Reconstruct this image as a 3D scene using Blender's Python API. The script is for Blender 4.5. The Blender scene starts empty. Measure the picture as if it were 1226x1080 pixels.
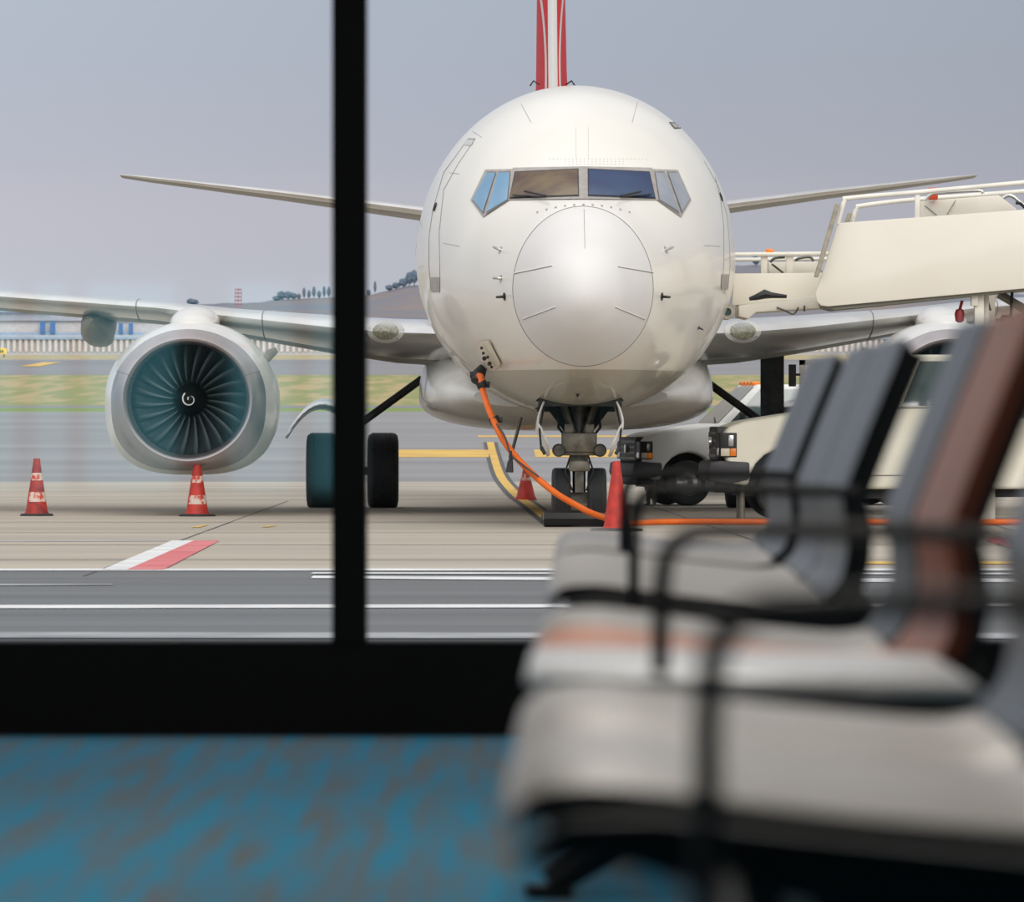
import bpy, bmesh, math, random
from mathutils import Vector, Matrix, noise
from mathutils.bvhtree import BVHTree
random.seed(4)
PI = math.pi
F = 8500.0; CX = 613.0; H = 495.0; EYE = 1.28
FLOOR = 0.60; WALLY = 15.0
scn = bpy.context.scene
col = scn.collection

# ------------------------------------------------------------------ materials
def lin(c):
    r = []
    for v in c:
        v = v / 255.0
        r.append(v / 12.92 if v <= 0.04045 else ((v + 0.055) / 1.055) ** 2.4)
    return (r[0], r[1], r[2], 1)

def mat(name, c, rough=0.5, metal=0.0, coat=0.0, var=None, vs=(1, 1, 1), vscale=3.0, bump=0.0, bscale=20.0, spec=0.5, vfac=(0.35, 0.65), detail=4, emis=None, space='Object'):
    m = bpy.data.materials.new(name); m.use_nodes = True
    nt = m.node_tree; b = nt.nodes['Principled BSDF']
    b.inputs['Base Color'].default_value = lin(c)
    b.inputs['Roughness'].default_value = rough
    b.inputs['Metallic'].default_value = metal
    b.inputs['Coat Weight'].default_value = coat
    b.inputs['Coat Roughness'].default_value = 0.05
    b.inputs['Specular IOR Level'].default_value = spec
    tc = nt.nodes.new('ShaderNodeTexCoord'); mp = nt.nodes.new('ShaderNodeMapping')
    mp.inputs['Scale'].default_value = vs
    nt.links.new(tc.outputs[space], mp.inputs['Vector'])
    n = nt.nodes.new('ShaderNodeTexNoise'); n.inputs['Scale'].default_value = vscale; n.inputs['Detail'].default_value = detail
    nt.links.new(mp.outputs[0], n.inputs['Vector'])
    mr = nt.nodes.new('ShaderNodeMapRange')
    mr.inputs['From Min'].default_value = vfac[0]; mr.inputs['From Max'].default_value = vfac[1]
    nt.links.new(n.outputs['Fac'], mr.inputs['Value'])
    mx = nt.nodes.new('ShaderNodeMix'); mx.data_type = 'RGBA'
    c2 = var if var else tuple(max(0, v * 0.94) for v in c)
    mx.inputs[6].default_value = lin(c); mx.inputs[7].default_value = lin(c2)
    nt.links.new(mr.outputs[0], mx.inputs[0]); nt.links.new(mx.outputs[2], b.inputs['Base Color'])
    if bump:
        n2 = nt.nodes.new('ShaderNodeTexNoise'); n2.inputs['Scale'].default_value = bscale
        nt.links.new(mp.outputs[0], n2.inputs['Vector'])
        bp = nt.nodes.new('ShaderNodeBump'); bp.inputs['Strength'].default_value = bump; bp.inputs['Distance'].default_value = 0.02
        nt.links.new(n2.outputs['Fac'], bp.inputs['Height']); nt.links.new(bp.outputs[0], b.inputs['Normal'])
    if emis:
        b.inputs['Emission Color'].default_value = lin(c); b.inputs['Emission Strength'].default_value = emis
    m['_mix'] = mx.name
    return m

def zsplit(m, zval, cbelow, axis='Z', soft=0.004):
    """mixes in a second paint colour below object height zval"""
    nt = m.node_tree; b = nt.nodes['Principled BSDF']; mx = nt.nodes[m['_mix']]
    tc = nt.nodes.new('ShaderNodeTexCoord'); sp = nt.nodes.new('ShaderNodeSeparateXYZ')
    nt.links.new(tc.outputs['Object'], sp.inputs[0])
    mr = nt.nodes.new('ShaderNodeMapRange'); mr.inputs['From Min'].default_value = zval - soft; mr.inputs['From Max'].default_value = zval + soft
    nt.links.new(sp.outputs[axis], mr.inputs['Value'])
    m2 = nt.nodes.new('ShaderNodeMix'); m2.data_type = 'RGBA'
    m2.inputs[6].default_value = lin(cbelow)
    nt.links.new(mr.outputs[0], m2.inputs[0]); nt.links.new(mx.outputs[2], m2.inputs[7])
    nt.links.new(m2.outputs[2], b.inputs['Base Color'])

M = {}
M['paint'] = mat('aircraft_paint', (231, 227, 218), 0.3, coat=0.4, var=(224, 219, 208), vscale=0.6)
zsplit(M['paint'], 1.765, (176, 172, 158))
M['white'] = mat('white_paint', (232, 229, 222), 0.3, coat=0.4)
M['radome'] = mat('radome_paint', (222, 219, 216), 0.6, spec=.3, var=(214, 211, 207), vscale=0.9)
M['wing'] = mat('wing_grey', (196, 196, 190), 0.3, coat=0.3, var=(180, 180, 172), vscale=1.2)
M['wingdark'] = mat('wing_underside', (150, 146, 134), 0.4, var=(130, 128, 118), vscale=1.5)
M['slat'] = mat('polished_leading_edge', (226, 226, 226), 0.22, metal=0.85, var=(210, 208, 204), vscale=1.5)
M['lip'] = mat('brushed_inlet_metal', (178, 171, 172), 0.33, metal=0.9)
M['seam'] = mat('seam_grey', (128, 122, 116), 0.6)
M['seamlight'] = mat('pale_strip', (238, 236, 232), 0.35)
M['frame'] = mat('window_frame_metal', (176, 170, 164), 0.4, metal=0.3, var=(160, 152, 146), vscale=9)
M['amber'] = mat('amber_windshield', (72, 46, 30), 0.25, var=(112, 92, 58), vscale=2.2, spec=0.25)
M['blueglass'] = mat('blue_windshield', (3, 38, 84), 0.25, var=(18, 56, 96), vscale=2.0, spec=0.25)
M['skyglass'] = mat('painted_sky_side_glass', (104, 146, 178), 0.3, spec=.3, var=(128, 166, 192), vscale=2.5)  # blue of the reflected sky put into the pane colour
M['greyglass'] = mat('pale_grey_side_glass', (136, 142, 152), 0.3, spec=.3, var=(154, 158, 166), vscale=2.5)
M['rubber'] = mat('tyre_rubber', (38, 39, 41), 0.75, var=(48, 48, 48), vscale=8)
M['black'] = mat('black_plastic', (24, 24, 25), 0.5)
M['frameblack'] = mat('black_window_frame', (14, 12, 12), 0.6, spec=0.15)
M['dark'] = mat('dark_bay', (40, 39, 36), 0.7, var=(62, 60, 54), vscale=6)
M['gear'] = mat('gear_metal', (112, 108, 96), 0.45, metal=0.4, var=(72, 68, 60), vscale=9)
M['gearlight'] = mat('gear_pale_metal', (136, 130, 114), 0.4, metal=0.3, var=(100, 94, 82), vscale=9)
M['gearslab'] = mat('gear_dark_leg', (66, 64, 60), 0.5, var=(40, 40, 38), vscale=7)
M['orange'] = mat('orange_cable_sheath', (232, 112, 38), 0.5, spec=.3, var=(220, 100, 32), vscale=6)
M['plate'] = mat('socket_plate', (222, 212, 190), 0.45)
M['fan'] = mat('fan_blade_metal', (72, 84, 86), 0.35, metal=0.5, var=(48, 58, 60), vscale=5)
M['duct'] = mat('intake_teal_tint', (26, 40, 44), 0.5, var=(38, 56, 60), vscale=3)  # teal of the window-pane reflection tinted into the duct colour
M['red'] = mat('tail_red', (206, 52, 58), 0.35, coat=0.4)
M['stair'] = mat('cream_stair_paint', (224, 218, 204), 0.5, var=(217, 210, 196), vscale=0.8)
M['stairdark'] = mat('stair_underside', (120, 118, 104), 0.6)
M['rail'] = mat('white_rail', (230, 226, 214), 0.35)
M['bumperfoam'] = mat('worn_grey_bumper', (172, 164, 144), 0.8, var=(140, 134, 118), vscale=12)
M['truck'] = mat('truck_white', (250, 250, 246), 0.6, spec=.2, coat=0.1, var=(244, 244, 238), vscale=1.3)
M['truck2'] = mat('truck_cream', (250, 246, 230), 0.6, spec=.2, coat=0.1, var=(240, 234, 214), vscale=1.3)
M['carglass'] = mat('vehicle_glass', (70, 88, 90), 0.06, coat=1, var=(110, 124, 124), vscale=1.5)
M['chrome'] = mat('lamp_chrome', (200, 200, 196), 0.2, metal=0.8)
M['amberlamp'] = mat('amber_lamp', (236, 128, 28), 0.3, emis=0.15)
M['bumper'] = mat('bumper_grey', (62, 62, 66), 0.6, var=(74, 72, 74), vscale=5)
M['cone'] = mat('cone_red', (196, 50, 34), 0.6, var=(158, 36, 26), vscale=9)
M['cone2'] = mat('cone_worn_red', (178, 48, 34), 0.65, var=(120, 34, 28), vscale=10)
M['band'] = mat('scuffed_cone_band', (206, 186, 172), 0.6, var=(190, 60, 44), vscale=14, vfac=(0.46, 0.56))
M['whitemark'] = mat('white_line_paint', (228, 228, 228), 0.7, var=(200, 200, 200), vscale=1.2)
M['fadedwhite'] = mat('faded_line_paint', (172, 174, 176), 0.8, var=(130, 132, 134), vscale=0.9)
M['yellowmark'] = mat('yellow_line_paint', (222, 182, 84), 0.8, var=(200, 160, 80), vscale=0.9)
M['redmark'] = mat('red_line_paint', (196, 92, 96), 0.75, var=(208, 120, 122), vscale=1.2)
M['blackmark'] = mat('black_line_paint', (82, 82, 84), 0.85)
M['concrete'] = mat('apron_concrete', (178, 168, 153), 0.85, var=(158, 149, 136), vs=(0.12, 0.4, 1), vscale=1.0, detail=6, vfac=(0.36, 0.66))
M['asphalt'] = mat('near_asphalt', (106, 108, 109), 0.85, var=(88, 90, 92), vs=(0.05, 0.7, 1), vscale=1.0, detail=8)
M['asphalt2'] = mat('taxi_asphalt', (128, 126, 128), 0.85, var=(144, 142, 142), vs=(0.015, 0.12, 1), vscale=1.0, detail=6)
M['taxiway'] = mat('far_asphalt', (136, 134, 136), 0.9, var=(122, 120, 124), vs=(0.01, 0.08, 1), vscale=1.0)
M['grass'] = mat('dry_grass', (134, 138, 84), 0.95, var=(170, 152, 108), vs=(0.9, 0.1, 1), vscale=1.0, detail=8, vfac=(0.44, 0.6))
M['greengrass'] = mat('green_grass', (110, 136, 60), 0.95, var=(126, 142, 74), vs=(0.3, 0.3, 1))
M['straw'] = mat('straw_verge', (180, 158, 126), 0.95, var=(156, 150, 104), vs=(0.5, 0.1, 1))
M['barrier'] = mat('concrete_barrier', (186, 184, 184), 0.8, var=(170, 168, 168), vscale=0.3)
M['bslat'] = mat('pale_slats', (214, 204, 198), 0.8)
M['bluewall'] = mat('blue_grey_roof', (150, 170, 194), 0.7)
M['bwall'] = mat('building_wall', (206, 200, 198), 0.8)
M['bgrey'] = mat('building_grey', (166, 168, 176), 0.8)
M['bdoor'] = mat('blue_door', (58, 100, 160), 0.6)
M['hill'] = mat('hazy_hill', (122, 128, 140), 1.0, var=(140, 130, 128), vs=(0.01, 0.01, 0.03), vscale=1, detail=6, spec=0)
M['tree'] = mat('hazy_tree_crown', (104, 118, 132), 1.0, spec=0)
M['mast'] = mat('red_mast', (168, 92, 98), 0.8)
M['signyellow'] = mat('sign_yellow', (246, 214, 60), 0.5, emis=0.1)
M['seat'] = mat('glare_grey_seat_vinyl', (178, 170, 161), 0.38, spec=0.5, var=(168, 160, 151), vscale=3)  # lighter than the backs: window glare on the seat tops put into the colour
M['backv'] = mat('slate_back_vinyl', (86, 94, 103), 0.42, spec=0.4, var=(72, 78, 86), vscale=3)
M['brown'] = mat('lit_brown_seat_leather', (206, 126, 74), 0.42, var=(190, 108, 58), vscale=3)  # same leather as the backrest, seat-top highlight put into its colour
M['brownback'] = mat('brown_back_leather', (158, 94, 54), 0.45, spec=.3, var=(142, 82, 44), vscale=3)
M['brownside'] = mat('brown_leather_edge', (96, 40, 16), 0.5)
M['seatblack'] = mat('black_seat_edge', (16, 16, 17), 0.5, spec=0.3)
M['arm'] = mat('black_armrest', (18, 15, 14), 0.6, spec=.2)
M['table'] = mat('white_table_laminate', (214, 214, 214), 0.3)
M['inwall'] = mat('interior_plaster', (150, 150, 150), 0.8)
M['ceil'] = mat('ceiling_tiles', (170, 170, 168), 0.8)

def carpet():
    m = mat('blue_streaked_carpet', (56, 140, 174), 0.95, var=(106, 118, 124), vs=(24, 0.9, 1), vscale=1.0, detail=8, vfac=(0.36, 0.66), spec=0.1)
    return m
M['carpet'] = carpet()

def glassmat(name, refl, tint):
    m = bpy.data.materials.new(name); m.use_nodes = True
    nt = m.node_tree; nt.nodes.clear()
    o = nt.nodes.new('ShaderNodeOutputMaterial'); t = nt.nodes.new('ShaderNodeBsdfTransparent'); g = nt.nodes.new('ShaderNodeBsdfGlossy')
    t.inputs[0].default_value = tint; g.inputs['Roughness'].default_value = 0.03
    mx = nt.nodes.new('ShaderNodeAddShader'); g.inputs[0].default_value = (refl, refl, refl, 1)
    nt.links.new(t.outputs[0], mx.inputs[0]); nt.links.new(g.outputs[0], mx.inputs[1]); nt.links.new(mx.outputs[0], o.inputs[0])
    return m
M['pane'] = glassmat('clear_window_glass', 0.006, (0.97, 0.975, 0.98, 1))
M['panetint'] = glassmat('reflective_window_glass', 0.085, (.97, .97, .97, 1))
M['tealreflect'] = glassmat('added_teal_reflection_glass', 0.02, (0.22, 0.72, 0.78, 1))  # added unseen glass, tinted for the teal reflection in the left panes

# ------------------------------------------------------------------ helpers
def tag(o, label=None, cat=None, group=None, kind=None):
    if label: o['label'] = label
    if cat: o['category'] = cat
    if group: o['group'] = group
    if kind: o['kind'] = kind
    return o

def empty(name, loc=(0, 0, 0), rz=0.0):
    o = bpy.data.objects.new(name, None); col.objects.link(o)
    o.location = loc; o.rotation_euler = (0, 0, rz); o.empty_display_size = 0.2
    return o

class MB:
    def __init__(s):
        s.v = []; s.f = []; s.mi = []; s.cur = 0
    def add(s, vs, fs):
        b = len(s.v); s.v += [tuple(p) for p in vs]
        for f in fs:
            s.f.append(tuple(b + i for i in f)); s.mi.append(s.cur)
        return s
    def box(s, lo, hi):
        x0, y0, z0 = lo; x1, y1, z1 = hi
        return s.add([(x0,y0,z0),(x1,y0,z0),(x1,y1,z0),(x0,y1,z0),(x0,y0,z1),(x1,y0,z1),(x1,y1,z1),(x0,y1,z1)],
                     [(0,3,2,1),(4,5,6,7),(0,1,5,4),(1,2,6,5),(2,3,7,6),(3,0,4,7)])
    def grid(s, rows, closeu=False, capa=False, capb=False):
        n = len(rows[0]); vs = [p for r in rows for p in r]; fs = []
        for i in range(len(rows) - 1):
            for j in range(n if closeu else n - 1):
                k = (j + 1) % n
                fs.append((i*n+j, i*n+k, (i+1)*n+k, (i+1)*n+j))
        if capa: fs.append(tuple(range(n))[::-1])
        if capb: fs.append(tuple((len(rows)-1)*n + j for j in range(n)))
        return s.add(vs, fs)
    def tube(s, pts, r, n=8, caps=True):
        pts = [Vector(p) for p in pts]; rows = []
        rr = r if isinstance(r, (list, tuple)) else [r] * len(pts)
        up = None
        for i, p in enumerate(pts):
            t = (pts[min(i+1, len(pts)-1)] - pts[max(i-1, 0)])
            if t.length < 1e-9: t = Vector((0, 0, 1))
            t.normalize()
            if up is None:
                up = Vector((0, 0, 1)) if abs(t.z) < 0.9 else Vector((1, 0, 0))
            a = t.cross(up)
            if a.length < 1e-6: a = t.cross(Vector((0.3, 1, 0.2)))
            a.normalize(); b = a.cross(t).normalized(); up = b
            rows.append([p + (a * math.cos(2*PI*k/n) + b * math.sin(2*PI*k/n)) * rr[i] for k in range(n)])
        return s.grid(rows, True, caps, caps)
    def prism(s, poly, axis, a, b):
        """poly of 2D points extruded along axis between a and b"""
        def P(p, t):
            return {'x': (t, p[0], p[1]), 'y': (p[0], t, p[1]), 'z': (p[0], p[1], t)}[axis]
        n = len(poly)
        vs = [P(p, a) for p in poly] + [P(p, b) for p in poly]
        fs = [tuple(range(n)), tuple(range(2*n-1, n-1, -1))] + [(i, i+n, (i+1) % n + n, (i+1) % n) for i in range(n)]
        return s.add(vs, fs)
    def lathe(s, prof, c=(0, 0, 0), axis='z', n=32, caps=True):
        rows = []
        for r, t in prof:
            row = []
            for k in range(n):
                a = 2*PI*k/n; u, w = r*math.cos(a), r*math.sin(a)
                p = {'z': (u, w, t), 'x': (t, u, w), 'y': (u, t, w)}[axis]
                row.append((p[0]+c[0], p[1]+c[1], p[2]+c[2]))
            rows.append(row)
        return s.grid(rows, True, caps, caps)
    def build(s, name, m, parent=None, smooth=True, bevel=0.0, angle=40, seg=2):
        me = bpy.data.meshes.new(name); me.from_pydata(s.v, [], s.f)
        ms = m if isinstance(m, (list, tuple)) else [m]
        for k in ms: me.materials.append(k)
        me.polygons.foreach_set('material_index', s.mi)
        bm = bmesh.new(); bm.from_mesh(me); bmesh.ops.recalc_face_normals(bm, faces=bm.faces)
        if bevel:
            eds = [e for e in bm.edges if len(e.link_faces) == 2 and e.calc_face_angle(0) > 0.5]
            bmesh.ops.bevel(bm, geom=eds, offset=bevel, segments=seg, affect='EDGES', profile=0.5)
        if smooth:
            for f in bm.faces: f.smooth = True
            for e in bm.edges:
                if len(e.link_faces) == 2 and e.calc_face_angle(0) > math.radians(angle): e.smooth = False
        bm.to_mesh(me); bm.free(); me.update()
        o = bpy.data.objects.new(name, me); col.objects.link(o)
        if parent: o.parent = parent
        return o

def copy_tree(o, parent=None):
    c = o.copy(); col.objects.link(c); c.parent = parent
    for ch in list(o.children): copy_tree(ch, c)
    return c

def pchip(xs, ys):
    n = len(xs); h = [xs[i+1]-xs[i] for i in range(n-1)]; d = [(ys[i+1]-ys[i])/h[i] for i in range(n-1)]
    m = [0]*n; m[0] = d[0]; m[-1] = d[-1]
    for i in range(1, n-1):
        m[i] = 0 if d[i-1]*d[i] <= 0 else 2*d[i-1]*d[i]/(d[i-1]+d[i])
    def f(x):
        if x <= xs[0]: return ys[0]
        if x >= xs[-1]: return ys[-1]
        i = 0
        while x > xs[i+1]: i += 1
        t = (x-xs[i])/h[i]
        return ((1+2*t)*(1-t)**2*ys[i] + t*(1-t)**2*h[i]*m[i] + t*t*(3-2*t)*ys[i+1] + t*t*(t-1)*h[i]*m[i+1])
    return f

def W(px, py, Y):
    return Vector(((px-CX)*Y/F, Y, EYE+(H-py)*Y/F))

def smoothpath(pts, n=8):
    pts = [Vector(p) for p in pts]; out = []
    for i in range(len(pts)-1):
        p0 = pts[max(i-1, 0)]; p1 = pts[i]; p2 = pts[i+1]; p3 = pts[min(i+2, len(pts)-1)]
        for k in range(n):
            t = k/n
            out.append(0.5*((2*p1)+(p2-p0)*t+(2*p0-5*p1+4*p2-p3)*t*t+(3*p1-p0-3*p2+p3)*t**3))
    out.append(pts[-1]); return out

# ------------------------------------------------------------------ terrain
NODES = [(10, 0), (132.7, 0), (180, 0.30), (260, 1.43), (330, 2.95), (400, 4.3), (430, 4.82), (600, 7.9), (1200, 17), (4000, 60)]
gz = pchip([a for a, b in NODES], [b for a, b in NODES])
def strip(name, y0, y1, m, n=12, kind='structure', half=None):
    mb = MB(); rows = []
    for i in range(n+1):
        y = y0+(y1-y0)*i/n; hw = half or max(60, y*0.35)
        rows.append([(x*hw, y, gz(y)) for x in (-1, -0.5, 0, 0.5, 1)])
    o = mb.grid(rows).build(name, m); tag(o, kind=kind)
    return o
strip('ground_near_asphalt', 15.3, 58.0, M['asphalt'])
strip('ground_apron_concrete', 58.0, 132.7, M['concrete'])
strip('ground_taxi_asphalt', 132.7, 255, M['asphalt2'], 24)
strip('ground_green_verge', 255, 263, M['greengrass'], 3)
strip('ground_service_road', 263, 268, M['taxiway'], 3)
strip('ground_grass', 268, 338, M['grass'], 16)
strip('ground_far_taxiway', 338, 402, M['taxiway'], 12)
strip('ground_straw_verge', 402, 432, M['straw'], 8)
strip('ground_far_field', 432, 900, M['barrier'], 10)
strip('ground_hill_foot', 900, 4000, M['hill'], 30)

def gy(py):  # distance at which flat ground shows at row py
    return F*EYE/(py-H)
def mark(name, pts, m, lift=0.006):
    """flat painted patch from (px,py) corners lying on the flat apron"""
    vs = []
    for px, py in pts:
        Y = gy(py); vs.append(((px-CX)*Y/F, Y, lift))
    o = MB().add(vs, [tuple(range(len(vs)))]).build(name, m, smooth=False)
    return tag(o, kind='structure')
def wmark(name, x0, x1, Y0, Y1, m, lift=0.006):
    n = 8; rows = []
    for Y in (Y0, Y1): rows.append([(x0+(x1-x0)*i/n, Y, gz(Y)+lift) for i in range(n+1)])
    return tag(MB().grid(rows).build(name, m, smooth=False), kind='structure')
mark('ground_marking_edge_line', [(-400, 684), (1600, 684), (1600, 681.5), (-400, 681.5)], M['whitemark'])
mark('ground_marking_white_bar', [(372, 693), (900, 697.5), (1500, 698), (1500, 694), (900, 693), (375, 690.2)], M['whitemark'])
mark('ground_marking_thin_bar', [(372, 688), (1500, 689), (1500, 687.4), (375, 686.4)], M['whitemark'], 0.008)
mark('ground_marking_short_line', [(-60, 702), (135, 701.2), (135, 699.8), (-60, 700)], M['fadedwhite'])
mark('ground_marking_lane_line', [(-600, 730), (1700, 727), (1700, 723), (-600, 726)], M['whitemark'])
mark('ground_marking_near_line', [(-800, 764), (1900, 766), (1900, 760), (-800, 757)], M['fadedwhite'])
mark('ground_marking_faint_line', [(-200, 650), (200, 648.6), (200, 647.6), (-200, 649)], M['fadedwhite'])
mark('ground_marking_white_chevron', [(122, 683), (152, 683), (232, 648), (206, 648)], M['whitemark'], 0.008)
mark('ground_marking_red_chevron', [(152, 683), (196, 683), (263, 648), (232, 648)], M['redmark'], 0.008)
mark('ground_marking_red_right', [(1180, 648), (1226, 662), (1300, 680), (1300, 670), (1240, 655), (1195, 643)], M['redmark'], 0.008)
mark('ground_marking_yellow_tick', [(228, 632), (244, 629), (250, 629), (238, 632)], M['yellowmark'])
mark('ground_marking_yellow_tick', [(312, 631.5), (324, 629.5), (332, 629.5), (322, 631.5)], M['yellowmark'])
mark('ground_marking_yellow_right', [(1010, 676), (1260, 676), (1260, 673), (1030, 673)], M['yellowmark'])
wmark('ground_marking_yellow_line', (472-CX)*178/F, (586-CX)*178/F, 171, 184, M['yellowmark'])
wmark('ground_marking_yellow_line', (640-CX)*178/F, 60, 171, 184, M['yellowmark'])
for (a, b) in ((-1, 20),):
    wmark('ground_marking_faint_yellow', a, b, 206, 209, M['yellowmark'])
# curved lead-in line with dark edging
lead = smoothpath([((587-CX)*197/F, 197, 0), ((594-CX)*160/F, 160, 0), ((602-CX)*136/F, 136, 0), ((618-CX)*111/F, 111, 0), ((633-CX)*99.8/F, 99.8, 0), ((652-CX)*87.7/F, 87.7, 0), ((668-CX)*80/F, 80, 0)], 10)
def ribbon(name, path, w, m, lift):
    rows = []
    for i, p in enumerate(path):
        wx = w*(0.55+0.45*p.y/205)
        rows.append([(p.x-wx, p.y, gz(p.y)+lift), (p.x+wx, p.y, gz(p.y)+lift)])
    return tag(MB().grid(rows).build(name, m, smooth=False), kind='structure')
ribbon('ground_marking_lead_border', lead, 0.20, M['blackmark'], 0.006)
ribbon('ground_marking_lead_line', lead, 0.10, M['yellowmark'], 0.012)
# joints in the concrete
for k, (a, b) in enumerate([((100, 690), (345, 600)), ((760, 600), (1000, 680)), ((1100, 600), (1226, 640))]):
    mb = MB(); p = W(a[0], a[1], gy(a[1])); q = W(b[0], b[1], gy(b[1])); d = (q-p).normalized(); nn = Vector((-d.y, d.x, 0))*0.011
    mb.add([p-nn, p+nn, q+nn, q-nn], [(0, 1, 2, 3)])
    o = mb.build('ground_joint', M['blackmark'], smooth=False); o.location.z = 0.004; tag(o, kind='structure')
for Y, h_ in ((62, 1.6), (69, 2.0), (76, 1.0), (83.5, 8)):
    o = wmark('ground_dark_strip', -40, 40, Y, Y+h_, mat('dark_strip_%d' % int(Y), (158, 150, 138), 0.9, var=(176, 164, 148), vs=(0.1, 1, 1), vscale=1), 0.003)  # darker bands across the apron; the deep one paints shade beneath the jet

# ------------------------------------------------------------------ aircraft
ax = tag(empty('passenger_airplane', (0.788, 77, 0), 0.0055), 'white twin-engine passenger jet parked nose-on outside the window, red tail fin', 'airplane')
AM = ax.matrix_basis.copy(); AM = Matrix.Translation((0.788, 77, 0)) @ Matrix.Rotation(0.0055, 4, 'Z'); AI = AM.inverted()
CAMP = Vector((0, 0, EYE))
def L(px, py, s):
    """local aircraft point seen at pixel px,py when it lies at station s"""
    return AI @ W(px, py, 77+s)
S_ = [0, .2, .5, 1.15, 1.8, 2.6, 3.3, 4, 5, 6, 7, 27, 31, 34, 38]
ztop = pchip(S_, [2.59, 2.99, 3.24, 3.56, 3.74, 4.08, 4.45, 4.74, 5.0, 5.11, 5.15, 5.15, 5.1, 5.02, 4.8])
zbot = pchip(S_, [2.59, 2.26, 2.06, 1.80, 1.60, 1.44, 1.36, 1.31, 1.27, 1.26, 1.26, 1.26, 2.1, 2.95, 4.3])
zmid = pchip(S_, [2.59, 2.60, 2.62, 2.65, 2.70, 2.79, 2.87, 2.94, 3.04, 3.09, 3.11, 3.11, 3.4, 3.8, 4.5])
hwf = pchip(S_, [0.0, .33, .51, .772, 1.00, 1.25, 1.45, 1.61, 1.78, 1.86, 1.885, 1.885, 1.6, 1.1, .25])
def ring(s, n=112):
    if s <= 0: return [(0, 0, 2.59)]*n
    k = 1.0
    if s < .2: k = math.sqrt(s/.2)
    if s < .2: t, b, m_, w = 2.59+.40*k, 2.59-.33*k, 2.59+.01*k, .33*k
    else: t, b, m_, w = ztop(s), zbot(s), zmid(s), hwf(s)
    r = []
    for i in range(n):
        a = 2*PI*i/n; c, q = math.sin(a), math.cos(a)
        zz = m_ + q*((t-m_) if q > 0 else (m_-b))
        r.append((w*c, s, zz))
    return r
def stations(a, b, n, e=1.0): return [a+(b-a)*(i/n)**e for i in range(n+1)]
rad_s = 1.15
st_r = [0.0005]+stations(0.002, rad_s, 30, 2.0)
st_b = stations(rad_s, 8, 90)+stations(8, 38, 40)[1:]
bvmb = MB().grid([ring(s) for s in st_r+st_b[1:]], True)
BV = BVHTree.FromPolygons([Vector(v) for v in bvmb.v], bvmb.f)
radome = MB().grid([ring(s) for s in st_r], True, True).build('radome', M['radome'], ax)
fb = MB(); rows = [ring(s) for s in st_b]; n = len(rows[0])
vs = [p for r in rows for p in r]; fs = []
for i in range(len(rows)-1):
    for j in range(n):
        k = (j+1) % n
        cx = (rows[i][j][0]+rows[i][k][0])/2; cz = rows[i][j][2]; cs = (rows[i][j][1]+rows[i+1][j][1])/2
        if 3.15 < cs < 5.4 and abs(cx) < 0.46 and cz < 2.0: continue
        fs.append((i*n+j, i*n+k, (i+1)*n+k, (i+1)*n+j))
fb.add(vs, fs); fb.f.append(tuple((len(rows)-1)*n+j for j in range(n))); fb.mi.append(0)
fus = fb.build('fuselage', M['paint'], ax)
# dark recess of the nose wheel bay
wb = MB()
wb.add([(-.47, 3.15, 1.36), (.47, 3.15, 1.36), (.47, 5.4, 1.30), (-.47, 5.4, 1.30), (-.47, 3.15, 2.3), (.47, 3.15, 2.3), (.47, 5.4, 2.3), (-.47, 5.4, 2.3)],
       [(4, 5, 6, 7), (0, 1, 5, 4), (1, 2, 6, 5), (2, 3, 7, 6), (3, 0, 4, 7)])
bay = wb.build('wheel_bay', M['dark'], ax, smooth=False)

camL = AI @ CAMP
def proj(px, py, off=0.0):
    t = AI @ W(px, py, 77); d = (t-camL).normalized()
    loc, nor, i, dist = BV.ray_cast(camL, d)
    if loc is None: return None
    if nor.dot(d) > 0: nor = -nor
    return loc+nor*off, nor
def patch(name, poly, m, parent, off=0.006, cuts=5, thick=True):
    bm = bmesh.new(); vsx = [bm.verts.new((x, y, 0)) for x, y in poly]; bm.faces.new(vsx)
    bmesh.ops.triangulate(bm, faces=bm.faces)
    bmesh.ops.subdivide_edges(bm, edges=bm.edges, cuts=cuts, use_grid_fill=True)
    bad = []
    for v in bm.verts:
        r = proj(v.co.x, v.co.y, off)
        if r is None: bad.append(v)
        else: v.co = r[0]
    bmesh.ops.delete(bm, geom=bad, context='VERTS')
    bmesh.ops.recalc_face_normals(bm, faces=bm.faces)
    for f in bm.faces: f.smooth = True
    me = bpy.data.meshes.new(name); bm.to_mesh(me); bm.free(); me.materials.append(m)
    o = bpy.data.objects.new(name, me); col.objects.link(o); o.parent = parent
    return o
def line(name, pts, m, parent, r=0.004, closed=False, sub=8, off=0.0):
    P2 = [Vector((x, y, 0)) for x, y in pts]
    if closed: P2.append(P2[0])
    q = []
    for i in range(len(P2)-1):
        for k in range(sub): q.append(P2[i].lerp(P2[i+1], k/sub))
    q.append(P2[-1]); out = []
    for p in q:
        h = proj(p.x, p.y, off)
        if h: out.append(h[0])
    if len(out) < 2: return None
    return MB().tube(out, r, 5).build(name, m, parent)
def Z(x, y, ox=480, oy=80, k=2.919): return (ox+x/k, oy+y/k)

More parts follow.
